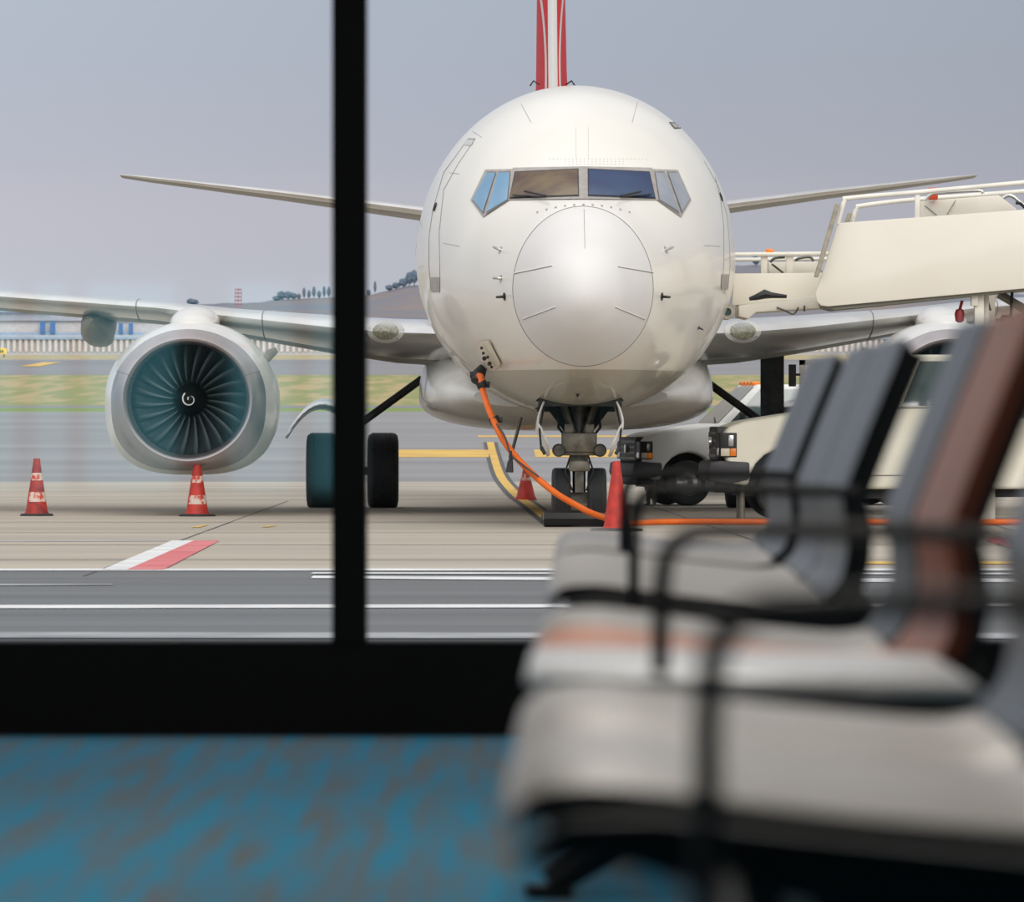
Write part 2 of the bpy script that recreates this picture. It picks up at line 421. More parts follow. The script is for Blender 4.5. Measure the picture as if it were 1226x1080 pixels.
# radome seam
rp = ring(rad_s, 112)
line_pts = [Vector(p) for p in rp]+[Vector(rp[0])]
MB().tube(line_pts, 0.006, 5).build('radome_seam', M['seam'], radome)
for pts in ([(397, 721), (530, 694)], [(882, 718), (758, 697)], [(427, 881), (541, 838)], [(852, 881), (748, 838)]):
    line('lightning_strip', [Z(*p) for p in pts], M['seamlight'], radome, 0.006, off=0.004)
    line('strip_shadow_line', [Z(p[0], p[1]+3) for p in pts], M['seam'], radome, 0.0025, off=0.002)
line('lightning_strip', [Z(640, 497), Z(643, 635)], M['seam'], radome, 0.003)
# rivets over the radome
mb = MB()
for i in range(11):
    h = proj(*Z(478+i*32, 483+((i-5)/5.0)**2*26), 0.004)
    if h: MB().tube([h[0]-h[1]*.01, h[0]+h[1]*.008], 0.013, 8).build('radome_latch', M['frame'], fus)

mb = MB(); random.seed(2)
for row in range(3):
    for i in range(26):
        h = proj(*Z(520+i*13.5, 322+row*9), 0.0)
        if h and (row < 1 or 3 < i < 20): mb.tube([h[0]-h[1]*.004, h[0]+h[1]*.003], 0.0065, 5)
for i in range(14):
    for x in (612, 655):
        h = proj(*Z(x, 215+i*8), 0.0)
        if h: mb.tube([h[0]-h[1]*.004, h[0]+h[1]*.003], 0.0065, 5)
mb.build('rivet_row', M['frame'], fus)['kind'] = 'stuff'

# cockpit windows
def win(fpoly, panes):
    fr = patch('windshield_frame', fpoly, M['frame'], ax, 0.010, 9)
    for pname, poly, m in panes:
        cxm = sum(p[0] for p in poly)/len(poly); cym = sum(p[1] for p in poly)/len(poly)
        patch('gasket', [(cxm+(x-cxm)*1.03, cym+(y-cym)*1.09) for x, y in poly], M['black'] if 'front' in pname else M['seam'], fr, 0.014, 7)
        patch(pname, poly, m, fr, 0.019, 7)
    return fr
f1 = win([(614.5, 201.5), (698.5, 200), (698.5, 239), (609, 240)], [('front_pane', [(618, 207.5), (691.5, 204.5), (692.2, 235), (611.8, 237.5)], M['amber'])])
f2 = win([(698.5, 200), (780, 201.5), (786, 240), (698.5, 239)], [('front_pane', [(704.6, 204.5), (776, 207.5), (783, 237.5), (705, 235)], M['blueglass'])])
win([(581.5, 203.6), (614.5, 203), (610, 240), (579, 260.5), (564, 240)],
    [('side_pane', [(597.5, 208), (611.5, 207.5), (608.5, 240), (583.5, 255)], M['skyglass']), ('side_pane', [(584, 208), (594.5, 208), (579.5, 254.5), (567, 239.5)], M['skyglass'])])
win([(780, 203), (811, 204), (827, 240), (815, 260.5), (786, 240)],
    [('side_pane', [(783.5, 208), (794.5, 208), (812, 254.5), (788.5, 240)], M['greyglass']), ('side_pane', [(798.5, 208), (809, 208), (824.3, 238.5), (815.2, 254)], M['greyglass'])])
def wiper(a, b, c):
    pts = [proj(*p, 0.05)[0] for p in (a, b)]; q = [proj(*p, 0.035)[0] for p in (c, b)]
    MB().tube(pts, 0.012, 6).tube(q, 0.008, 6).build('windshield_wiper', M['black'], ax)
wiper((631, 233), (655, 239), (616, 236)); wiper((764, 233.5), (742, 239), (778, 235))

# cabin door outlines and hatches
line('door_seam', [Z(*p) for p in [(235, 252), (150, 370), (112, 500), (99, 590), (98, 690), (105, 780), (137, 788), (136, 690), (134, 580), (150, 430), (200, 340), (260, 252)]], M['seam'], fus, 0.006, True)
patch('door_hinge_cover', [Z(105, 735), Z(136, 735), Z(137, 788), Z(107, 788)], M['frame'], fus, 0.006, 3)
patch('hatch_panel', [Z(228, 256), Z(256, 256), Z(248, 275), Z(222, 275)], M['wing'], fus, 0.006, 3)
line('door_seam', [Z(*p) for p in [(1098, 385), (1118, 470), (1128, 560), (1128, 700), (1120, 775)]], M['seam'], fus, 0.006)
line('door_seam', [Z(*p) for p in [(1060, 330), (1110, 420), (1140, 520), (1148, 620), (1150, 700), (1142, 778)]], M['seam'], fus, 0.005)
patch('door_hinge_cover', [Z(1120, 725), Z(1146, 725), Z(1138, 780), Z(1118, 778)], M['frame'], fus, 0.006, 3)
for z_ in ((120, 490), (1118, 455)):
    h = proj(*Z(*z_), 0.0)
    if h: MB().lathe([(0.02, -.01), (.05, .0), (.055, .012), (.03, .016), (.028, .004)], (0, 0, 0), 'z', 18).build('door_viewport', M['black'], fus).matrix_local = Matrix.Translation(h[0]) @ h[1].to_track_quat('Z', 'Y').to_matrix().to_4x4()
for pts in ([(148, 616), (205, 628)], [(420, 130), (455, 195)], [(830, 112), (808, 195)], [(1060, 625), (1115, 628)], [(250, 225), (284, 248)], [(170, 370), (205, 375)]):
    line('panel_seam', [Z(*p) for p in pts], M['seam'], fus, 0.003)
line('panel_seam', [Z(*p) for p in [(938, 195), (965, 196), (985, 214), (955, 216)]], M['black'], fus, 0.007, True)
patch('hatch_panel', [Z(942, 198), Z(963, 199), Z(980, 212), Z(957, 213)], M['frame'], fus, 0.006, 3)
# probes
for (x, y, m, dx) in ((348, 640, 'chrome', -1), (350, 740, 'chrome', -1), (362, 803, 'black', -1), (925, 640, 'chrome', 1), (912, 803, 'black', 1), (1040, 912, 'black', 1)):
    h = proj(*Z(x, y), 0.0)
    if not h: continue
    p, nn = h; mb = MB()
    tang = Vector((0, -1, 0)); tang = (tang-nn*tang.dot(nn)).normalized()
    big = 1.0 if y < 900 else 0.6
    mb.tube([p-nn*.01, p+nn*.004], 0.045*big, 14)
    mb.tube([p, p+nn*.09*big, p+nn*.10*big+tang*.16*big], [0.016*big, 0.014*big, 0.007*big], 8)
    mb.build('pitot_probe', M[m], fus)
# antenna on crown and belly masts
MB().box((-0.10, 9.0, 5.1), (0.22, 9.6, 5.24)).build('crown_antenna', M['white'], ax, bevel=0.02)
MB().tube([L(624, 500, 8.5), L(612, 545, 8.3)], 0.022, 6).tube([L(612, 543, 8.3), L(611, 558, 8.3)], 0.03, 6).build('drain_mast', M['gear'], ax)
# belly mark
o = patch('belly_triangle', [(689.2, 471.2), (694, 471.2), (691.6, 476)], M['black'], fus, 0.006, 2)
# ground power panel on the lower cheek
def loft2(name, m, parent, pts, off, th):
    a = []; b = []
    for x, y in pts:
        h = proj(x, y, off); a.append(h[0]+Vector((0, -th, 0))); b.append(h[0])
    mb = MB(); n = len(a); mb.add(a+b, [tuple(range(n)), tuple(range(2*n-1, n-1, -1))]+[(i, (i+1) % n, (i+1) % n+n, i+n) for i in range(n)])
    return mb.build(name, m, parent, bevel=0.008)
pp = loft2('power_socket_panel', M['plate'], ax, [(575.5, 408), (584, 406), (588, 408), (601, 434), (599, 439), (591, 441.5), (587.5, 440), (573.5, 413)], 0.02, 0.03)
for (x, y) in ((581, 414), (583, 420), (588, 424.5), (590, 432), (584, 426), (592.5, 436)):
    h = proj(x, y, 0.05)
    MB().tube([h[0]+Vector((0, -.02, 0)), h[0]+Vector((0, -.045, 0))], 0.018 if (x+y) % 2 else 0.026, 10).build('socket', M['black'], pp)

# wing-body fairing
mb = MB(); rows = []
for s, hw_, zb, zt in ((11.0, 1.2, 1.35, 1.6), (11.5, 1.60, 1.22, 1.85), (12.2, 1.76, 1.15, 2.05), (13.2, 1.84, 1.10, 2.3), (14.5, 1.88, 1.06, 2.5), (16, 1.92, 1.05, 2.5), (20, 1.9, 1.08, 2.2), (23, 1.6, 1.2, 1.9), (25, .9, 1.3, 1.6)):
    r = []; zm = 1.5
    for i in range(48):
        a = 2*PI*i/48; c, q = math.sin(a), math.cos(a)
        c = math.copysign(abs(c)**0.7, c); q = math.copysign(abs(q)**0.8, q)
        r.append((hw_*c, s, zm+q*((zt-zm) if q > 0 else (zm-zb))))
    rows.append(r)
MB().grid(rows, True, True, True).build('belly_fairing', M['white'], ax)
# airfoil lofts
def airfoil(x, sLE, zLE, c, up, dn, n=22, sweepz=0.0):
    pts = []
    for i in range(n+1):   # upper, TE -> LE
        t = 1-i/n; t = t*t*(3-2*t) if False else t**1.6
        f = 2.6*(0.2969*math.sqrt(t)-0.126*t-0.3516*t*t+0.2843*t**3-0.1015*t**4)/0.5/0.52*0.5
        pts.append((x, sLE+t*c, zLE-0.02*t*c+up*f*1.5))
    for i in range(1, n):
        t = (i/n)**1.6
        f = 2.6*(0.2969*math.sqrt(t)-0.126*t-0.3516*t*t+0.2843*t**3-0.1015*t**4)/0.5/0.52*0.5
        pts.append((x, sLE+t*c, zLE-0.02*t*c-dn*f*1.5))
    return pts
WS = [(1.5, 11.6, 2.27, 8.2, .32, .44), (2.2, 12.3, 2.30, 7.6, .31, .42), (3.0, 13.0, 2.37, 6.9, .28, .36), (4.3, 13.8, 2.52, 6.0, .20, .25), (5.3, 14.3, 2.64, 5.3, .18, .20), (7.6, 15.5, 2.82, 4.5, .16, .18), (12, 17.7, 3.30, 3.0, .11, .12), (17, 20.2, 3.85, 1.5, .06, .06)]
def wing(sx):
    rows = [airfoil(sx*a[0], *a[1:]) for a in WS]; n = len(rows[0]); mb = MB()
    mb.grid(rows, True, True, True)
    # material: leading slat zone / upper / lower
    for fi, f in enumerate(mb.f):
        if len(f) != 4: continue
        j = min(f) % n
        jj = [v % n for v in f]
        jm = sum(jj)/4 if max(jj)-min(jj) < n/2 else 0
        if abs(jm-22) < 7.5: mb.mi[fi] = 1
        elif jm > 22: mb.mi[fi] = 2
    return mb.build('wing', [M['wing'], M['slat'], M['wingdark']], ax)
wings = {}
for sx in (-1, 1):
    w = wing(sx); wings[sx] = w
    # slat joints
    for xx in (3.9, 5.55):
        k = [i for i in range(len(WS)-1) if WS[i][0] <= xx <= WS[i+1][0]][0]; t = (xx-WS[k][0])/(WS[k+1][0]-WS[k][0])
        a = [WS[k][q]*(1-t)+WS[k+1][q]*t for q in range(6)]
        af = [Vector(p)+Vector((0, -.004, 0)) for p in airfoil(sx*a[0], *a[1:])][12:32]
        MB().tube(af, 0.008, 5).build('slat_joint', M['seam'], w)
    # landing light lens in the wing root
    me = w.data; bvw = BVHTree.FromPolygons([v.co.copy() for v in me.vertices], [tuple(p.vertices) for p in me.polygons])
    def wproj(px, py, off):
        t = AI @ W(px, py, 77); d = (t-camL).normalized(); r = bvw.ray_cast(camL, d)
        if r[0] is None: return None
        nn = r[1] if r[1].dot(d) < 0 else -r[1]
        return r[0]+nn*off
    cxp = 462 if sx < 0 else 889
    for (nm, a_, b_, m, off) in (('light_surround', 22, 14, M['wing'], 0.004), ('landing_light_lens', 15.5, 9.5, mat('ribbed_lens', (150, 146, 122), 0.2, var=(96, 96, 82), vscale=26, coat=1), 0.010)):
        mb = MB(); rows = []
        for r_ in (0.02, .25, .5, .75, 1.0):
            rows.append([wproj(cxp+a_*r_*math.cos(2*PI*k/28), 396.5+b_*r_*math.sin(2*PI*k/28), off) for k in range(28)])
        if all(p is not None for r in rows for p in r):
            mb.grid(rows, True, True).build(nm, m, w)
    # flap track fairing
    fx = sx*6.17
    rows = []
    for s, r1, r2, zc in ((15.3, .02, .02, 2.5), (15.6, .12, .11, 2.46), (16.2, .19, .20, 2.40), (17.5, .19, .22, 2.38), (19.5, .12, .14, 2.5), (20.6, .02, .02, 2.6)):
        rows.append([(fx+r1*math.copysign(abs(math.cos(2*PI*k/20))**.7, math.cos(2*PI*k/20)), s, zc+r2*math.copysign(abs(math.sin(2*PI*k/20))**.7, math.sin(2*PI*k/20))) for k in range(20)])
    MB().grid(rows, True, True, True).build('flap_track_fairing', M['wingdark'], w)
    # tailplane
    rows = []
    TS = [(0.2, 31.3, 4.20, 4.4, .17, .17), (1.2, 32.2, 4.30, 3.8, .15, .16), (2.0, 33.0, 4.43, 3.4, .13, .13), (4.3, 34.6, 4.76, 2.5, .09, .09), (6.4, 36.1, 5.04, 1.6, .05, .05), (6.86, 36.6, 5.10, 1.1, .02, .02)]
    rows = [airfoil(sx*a[0], *a[1:]) for a in TS]; mb = MB().grid(rows, True, True, True); n = len(rows[0])
    for fi, f in enumerate(mb.f):
        if len(f) == 4:
            jj = [v % n for v in f]; jm = sum(jj)/4 if max(jj)-min(jj) < n/2 else 0
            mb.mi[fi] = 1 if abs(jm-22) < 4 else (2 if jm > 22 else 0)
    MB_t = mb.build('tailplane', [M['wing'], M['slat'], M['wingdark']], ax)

# fin
def fin_sec(z, sLE, c, t):
    pts = []
    n = 16
    for i in range(n+1):
        u = (1-i/n)**1.8; f = (0.2969*math.sqrt(u)-0.126*u-0.3516*u*u+0.2843*u**3-0.1015*u**4)/0.1
        pts.append((t*f, sLE+u*c, z))
    for i in range(1, n):
        u = (i/n)**1.8; f = (0.2969*math.sqrt(u)-0.126*u-0.3516*u*u+0.2843*u**3-0.1015*u**4)/0.1
        pts.append((-t*f, sLE+u*c, z))
    return pts
FSX = [(4.8, 28.5, 9.0, .27), (5.6, 29.6, 7.9, .26), (6.6, 30.6, 6.9, .235), (8, 31.6, 5.9, .215), (10, 33.2, 4.6, .17), (12.2, 35.0, 3.0, .10)]
mf = mat('tail_fin_red_white', (196, 36, 44), 0.6, spec=.2)
nt = mf.node_tree; b = nt.nodes['Principled BSDF']; mx0 = nt.nodes[mf['_mix']]
tc = nt.nodes.new('ShaderNodeTexCoord'); sp = nt.nodes.new('ShaderNodeSeparateXYZ'); nt.links.new(tc.outputs['Object'], sp.inputs[0])
ab = nt.nodes.new('ShaderNodeMath'); ab.operation = 'ABSOLUTE'; nt.links.new(sp.outputs['X'], ab.inputs[0])
def mth(op, a, b_=None):
    k = nt.nodes.new('ShaderNodeMath'); k.operation = op
    for i, v in enumerate((a, b_)):
        if v is None: continue
        if isinstance(v, (int, float)): k.inputs[i].default_value = v
        else: nt.links.new(v, k.inputs[i])
    return k.outputs[0]
inner = mth('LESS_THAN', ab.outputs[0], 0.07)
dz = mth('SUBTRACT', sp.outputs['Z'], 6.5)           # white swoop rising into the centre
swoop = mth('ADD', mth('MULTIPLY', mth('MULTIPLY', dz, dz), 0.05), 0.105)
sw1 = mth('SUBTRACT', ab.outputs[0], swoop); sw2 = mth('LESS_THAN', mth('ABSOLUTE', sw1), 0.014)
white = mth('MAXIMUM', inner, sw2)
m2 = nt.nodes.new('ShaderNodeMix'); m2.data_type = 'RGBA'; m2.inputs[7].default_value = lin((196, 194, 190))
nt.links.new(white, m2.inputs[0]); nt.links.new(mx0.outputs[2], m2.inputs[6]); nt.links.new(m2.outputs[2], b.inputs['Base Color'])
fin = MB().grid([fin_sec(*a) for a in FSX], True, True, True).build('tail_fin', mf, ax)
for sx in (-1, 1):
    MB().tube([(sx*.2, 31.0, 6.28), (sx*.29, 31.0, 6.34), (sx*.34, 31.1, 6.27)], 0.012, 5).build('static_wick', M['black'], fin)

# engines
def nac_ring(s, wx, zt, zb, zc, cx=0.0, flat=0.0, n=64):
    r = []
    for i in range(n):
        a = 2*PI*i/n; c, q = math.cos(a), math.sin(a)
        if q < 0:
            e = 1-0.28*flat
            c = math.copysign(abs(c)**e, c); q = math.copysign(abs(q)**e, q)
        r.append((cx+wx*c, s, zc+q*((zt-zc) if q > 0 else (zc-zb))))
    return r
EC = 1.456
outer = [(11.02, .800, EC+.752, EC-.765, 0), (11.05, .85, EC+.79, EC-.81, .3), (11.15, .91, EC+.835, EC-.855, .6), (11.35, .965, EC+.875, EC-.89, .9)]
inner_ = [(11.02, .800, EC+.752, EC-.765, 0), (11.04, .765, EC+.722, EC-.735, 0), (11.12, .735, EC+.695, EC-.705, 0), (11.35, .718, EC+.683, EC-.693, 0)]
cowl = [(11.35, .965, EC+.875, EC-.89, .9), (11.7, 1.03, EC+.93, EC-.93, 1), (12.3, 1.09, EC+.985, EC-.95, 1), (13.2, 1.09, EC+1.0, EC-.93, .8), (14.2, .98, EC+.93, EC-.85, .4), (15.0, .82, EC+.80, EC-.74, 0), (15.0, .76, EC+.74, EC-.69, 0), (14.2, .74, EC+.7, EC-.66, 0)]
def engine(sx):
    o = MB().grid([nac_ring(s, w_, t, b_, EC, 0, fl) for s, w_, t, b_, fl in cowl], True).build('engine_nacelle', M['white'], ax)
    o.location = (sx*4.75, 0, 0)
    MB().grid([nac_ring(s, w_, t, b_, EC, 0, fl) for s, w_, t, b_, fl in outer[::-1]]+[nac_ring(s, w_, t, b_, EC, 0, fl) for s, w_, t, b_, fl in inner_[1:]], True).build('inlet_lip', M['lip'], o)
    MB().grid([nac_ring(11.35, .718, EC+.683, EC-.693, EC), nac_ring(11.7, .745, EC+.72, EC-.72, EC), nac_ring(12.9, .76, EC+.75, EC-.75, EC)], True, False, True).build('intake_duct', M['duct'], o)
    MB().lathe([(.0, 11.62), (.04, 11.64), (.09, 11.72), (.15, 11.86), (.19, 12.0), (.22, 12.1), (.22, 12.3)], (0, 0, EC), 'y', 32).build('spinner', M['black'], o)
    sp_ = []
    for i in range(30):
        t = i/29; a = PI*1.1-t*2*PI*1.2; r = .012+.085*t; sp_.append((r*math.cos(a)+0.0, 11.615+r*1.0, EC+r*math.sin(a)))
    MB().tube(sp_, 0.010, 6).build('spinner_spiral', M['seamlight'], o)
    # one twisted blade, copied round the hub
    rows = []
    for k in range(9):
        r = .20+(.745-.20)*k/8; tw = 0.55+0.75*k/8; wv = .075+.035*k/8
        row = []
        for j in range(5):
            u = (j-2)/2; dx = u*wv*math.sin(tw)*1.35; dy = u*wv*math.cos(tw)*1.2
            row.append((dx+0.05*(k/8)**2, 12.1+dy, r))
        rows.append(row)
    mb = MB().grid(rows)
    bl = mb.build('fan_blade', M['fan'], o); sol = bl.modifiers.new('t', 'SOLIDIFY'); sol.thickness = 0.006
    bl.location = (0, 0, EC)
    # per-blade origin at the hub axis
    for i in range(24):
        c = bl if i == 0 else bl.copy()
        if i: col.objects.link(c); c.parent = o
        c.rotation_euler = (0, 2*PI*i/24, 0)
    # strake on the inboard side
    pts = [L(315, 427, 12.2), L(319, 419, 12.2), L(330, 415.5, 12.3), L(332, 419, 12.4), L(322, 430, 12.4), L(317, 434, 12.3)] if sx < 0 else None
    if sx < 0: STR.extend([(p.x+4.75, p.y, p.z) for p in pts])
    q = [(p[0]*(1 if sx < 0 else -1), p[1], p[2]) for p in STR]
    mb = MB(); n = len(q); mb.add(q+[(p[0], p[1]+.35, p[2]-.03) for p in q], [tuple(range(n)), tuple(range(2*n-1, n-1, -1))]+[(i, (i+1) % n, (i+1) % n+n, i+n) for i in range(n)])
    mb.build('nacelle_strake', M['white'], o)
    # seams on lip
    for a in (PI*.13, PI*.87):
        MB().tube([(.72*math.cos(a), 11.10, EC+.69*math.sin(a)), (.80*math.cos(a), 11.0, EC+.76*math.sin(a)), (.9*math.cos(a), 11.11, EC+.84*math.sin(a)), (.97*math.cos(a), 11.33, EC+.885*math.sin(a))], 0.004, 5).build('lip_seam', M['seam'], o)
    # core exhaust
    MB().lathe([(.6, 14.2), (.5, 15.4), (.34, 16.0), (.3, 15.9), (.1, 16.4)], (0, 0, EC), 'y', 32).build('exhaust_cone', M['gear'], o)
    # pylon
    rows = []
    for s, w_, zt, zb in ((12.0, .10, EC+.96, EC+.90), (12.3, .24, EC+1.05, EC+.8), (12.9, .30, EC+1.14, EC+.8), (13.6, .31, EC+1.19, EC+.8), (14.8, .26, EC+1.2, EC+.7), (16.5, .18, EC+1.12, EC+.7), (18, .05, EC+1.05, EC+.9)):
        zc = (zt+zb)/2
        rows.append([(0.16*(-sx)*0+w_*math.cos(2*PI*k/24), s, zc+(zt-zb)/2*math.sin(2*PI*k/24)) for k in range(24)])
    MB().grid(rows, True, True, True).build('engine_pylon', M['white'], o)
    return o
STR = []
engine(-1); engine(1)

# landing gear
def tyre(r, w, rim):
    hw_ = w/2
    prof = [(rim, -hw_*.72), (rim+.03, -hw_*.85), (r*.80, -hw_), (r*.93, -hw_*.93), (r*.985, -hw_*.72)]
    for k in range(-3, 4):
        c = k*hw_*.19
        prof += [(r, c-hw_*.07), (r, c+hw_*.05), (r-.008, c+hw_*.065), (r-.008, c+hw_*.11)]
    prof += [(r*.985, hw_*.76), (r*.93, hw_*.93), (r*.80, hw_), (rim+.03, hw_*.85), (rim, hw_*.72)]
    return MB().lathe(prof, (0, 0, 0), 'x', 48, False)
def hub(r, w):
    return MB().lathe([(.03, -w*.42), (r*.55, -w*.36), (r*.9, -w*.2), (r*1.02, -w*.37), (r*1.02, w*.37), (r*.9, w*.2), (r*.55, w*.36), (.03, w*.42)], (0, 0, 0), 'x', 32)
# nose gear
ng = MB()
ng.tube([(0, 4.1, .33), (0, 4.1, 1.0)], .075, 20); ng.tube([(0, 4.1, .72), (0, 4.15, 1.9)], .105, 20)
ng.tube([(-.28, 4.1, .33), (.28, 4.1, .33)], .05, 14)
ng.box((-.13, 3.98, .25), (.13, 4.2, .38)); ng.box((-.05, 3.88, .38), (.05, 3.98, .75))
ng.tube([(-.1, 4.0, 1.15), (-.36, 4.4, 1.85)], .04, 10); ng.tube([(.1, 4.0, 1.15), (.36, 4.4, 1.85)], .04, 10)
nose_gear = ng.build('nose_landing_gear', M['gear'], ax, bevel=0.0)
sc = MB(); sc.box((-.2, 3.82, .84), (.2, 4.2, 1.06)); sc.box((-.235, 3.88, .80), (.235, 4.15, .85)); sc.box((-.12, 3.86, .62), (.12, 4.0, .74))
sc.build('steering_collar', M['gearlight'], nose_gear, bevel=0.012)
for sx in (-1, 1):
    MB().lathe([(.02, 3.72), (.06, 3.72), (.075, 3.76), (.075, 3.92), (.05, 3.98)], (sx*.235, 0, .86), 'y', 20).build('taxi_light', M['gear'], nose_gear)
    MB().tube([(sx*.14, 3.9, 1.0), (sx*.24, 3.85, 1.12), (sx*.22, 3.9, 1.3), (sx*.3, 4.0, 1.42)], .016, 6).tube([(sx*.1, 3.85, .8), (sx*.16, 3.8, .62), (sx*.08, 3.85, .4)], .012, 6).build('hydraulic_hose', M['black'], nose_gear)
    MB().tube([(sx*.06, 3.9, 1.06), (sx*.17, 3.95, 1.38)], .03, 8).box((sx*.12-.05, 3.85, 1.02), (sx*.12+.05, 3.95, 1.16)).build('actuator', M['gearlight'], nose_gear, bevel=.005)
    t = tyre(.33, .215, .18).build('tyre', M['rubber'], nose_gear); t.location = (sx*.205, 4.1, .33)
    h_ = hub(.18, .215).build('wheel_hub', M['gear'], nose_gear); h_.location = (sx*.205, 4.1, .33)
    # curved bay door
    rows = []
    for i in range(9):
        u = i/8; s = 3.12+1.7*u; row = []
        for j in range(9):
            v = j/8
            row.append((sx*(.42+.09*math.sin(v*PI)*(.8)-(.06*v if v > .5 else 0)), s, 1.42-v*(.62 if u > .1 else .5)-0.02*u))
        rows.append(row)
    d = MB().grid(rows).build('nose_gear_door', M['white'], ax); so = d.modifiers.new('s', 'SOLIDIFY'); so.thickness = .022
    MB().tube([(sx*.40, 3.2, 1.40), (sx*.46, 3.15, 1.1), (sx*.44, 3.13, .86)], .014, 6).tube([(sx*.44, 3.12, .9), (sx*.40, 3.1, .82)], .02, 6).build('door_link', M['black'], d)
MB().prism([(-.46, 1.62), (.46, 1.62), (.44, 1.44), (.2, 1.12), (.13, 1.0), (-.13, 1.0), (-.2, 1.12), (-.44, 1.44)], 'y', 4.35, 4.42).build('gear_dark_plate', M['dark'], nose_gear)  # flat dark plate filling the outline between bay and steering collar
for x in (-.3, -.16, .0, .16, .3):
    MB().tube([(x, 3.4, 1.5), (x*.8, 4.6, 1.9)], .03, 6).build('bay_rib', M['gear'], bay)
# main gear
for sx in (-1, 1):
    g = MB(); gx = sx*2.85
    g.tube([(gx, 19.6, .5), (gx, 19.6, 1.2)], .08, 16); g.tube([(gx, 19.6, 1.0), (gx, 19.7, 2.3)], .13, 16); g.tube([(gx-.45, 19.6, .5), (gx+.45, 19.6, .5)], .06, 12)
    mg = g.build('main_landing_gear', M['gear'], ax)
    MB().box((gx-.16, 19.3, .95), (gx+.16, 19.38, 2.1)).build('gear_leg_door', M['gearslab'], mg, bevel=.02)
    MB().tube([(gx-sx*.12, 19.4, 1.15), (gx-sx*.95, 19.3, 1.75)], .055, 10).build('drag_brace', M['gearslab'], mg)
    for dx in (-.415, .415):
        t = tyre(.52, .42, .27).build('tyre', M['rubber'], mg); t.location = (gx+dx, 19.6, .50)
        h_ = hub(.27, .42).build('wheel_hub', M['gear'], mg); h_.location = (gx+dx, 19.6, .50)
    # curved outer door
    rows = []
    for i in range(11):
        u = i/10; xx = gx+sx*(.12+.78*u); zz = 1.26+.22*math.sin(u*PI*.72+.35)-.42*u**2.4+.0
        rows.append([(xx, 19.1, zz-.10*(1-u)), (xx+sx*.02, 19.5, zz+.02), (xx, 19.9, zz+.06)])
    d = MB().grid(rows).build('outer_gear_door', M['slat'], mg); so = d.modifiers.new('s', 'SOLIDIFY'); so.thickness = .03
# cabin windows
cw = MB()
cw.add([(0, .0, .0)], [])
for sx in (-1, 1):
    first = None
    for i in range(24):
        if first is None:
            q = [(0.0+sx*0.006, .11*math.copysign(abs(math.cos(a))**.6, math.cos(a)), .16*math.copysign(abs(math.sin(a))**.6, math.sin(a))) for a in [2*PI*k/20 for k in range(20)]]
            first = MB().add(q, [tuple(range(20))]).build('cabin_window', M['blueglass'], fus); c = first
        else:
            c = first.copy(); col.objects.link(c); c.parent = fus
        c.location = (sx*1.878, 8.2+i*.76, 3.35)
        c.rotation_euler = (0, -sx*0.115, 0)

# ------------------------------------------------------------------ power cable
A3 = proj(581, 441, 0.12)[0]; A3 = AM @ A3
def atg(px, Y): return Vector(((px-CX)*Y/F, Y, 0.035))
cab_pts = [A3, W(576, 452, A3.y-.25), W(578, 468, A3.y-.45), W(588, 497, 79.6), W(606, 532, 79.4), W(632, 562, 79.3), W(662, 588, 79.3), W(690, 605, 79.4), W(715, 617, 79.6), atg(752, 80.6), atg(800, 81.6), atg(900, 81.4), atg(1000, 81.6), atg(1090, 81.2), atg(1250, 81.4), atg(1400, 82)]
tube = MB().tube(smoothpath(cab_pts, 10), .036, 12).build('ground_power_cable', M['orange'])
tag(tube, 'thick orange ground power cable hanging from the jet nose and running along the apron', 'cable')
pl = MB().tube([A3+Vector((.06, .06, .1)), A3, A3+Vector((-.03, -.05, -.07))], [.05, .085, .055], 12).box(tuple(A3+Vector((-.09, -.05, -.03))), tuple(A3+Vector((.07, .05, .05)))).build('plug', M['black'], tube, bevel=.01)
for (px, py, Y) in ((577, 461, A3.y-.4), (592, 503, 79.58)):
    c = W(px, py, Y); MB().tube([c+Vector((-.015, 0, .035)), c+Vector((.02, 0, -.035))], .062, 12).box(tuple(c+Vector((.03, -.03, -.03))), tuple(c+Vector((.09, .03, .04)))).build('cable_clamp', M['black'], tube, bevel=.006)
MB().tube(smoothpath([W(593, 506, 79.5), W(604, 522, 79.33), W(612, 545, 79.3), W(625, 556, 79.25), W(645, 571, 79.2)], 6), .011, 6).build('control_wire', M['bumper'], tube)
hp = MB().tube([W(612, 540, 79.25), W(611, 553, 79.22)], .014, 6).tube([W(611, 552, 79.22), W(610, 565, 79.2)], [.03, .045], 8).build('spare_plug', M['black'], tube)

# ------------------------------------------------------------------ wheel chock
p0 = atg(651, 80.0); ck = MB()
ck.lathe([(.03, 0), (.085, 0), (.095, .02), (.095, .86), (.085, .88), (.03, .88)], (p0.x, 80.0, .095), 'x', 8)
c = ck.build('wheel_chock', M['black']); c.data.transform(Matrix.Identity(4)); tag(c, 'long black rubber chock lying in front of the nose wheels', 'wheel chock')
MB().tube([(p0.x-.01, 80, .095), (p0.x-.03, 80, .095)], .05, 12).build('end_cap', M['bumper'], c)

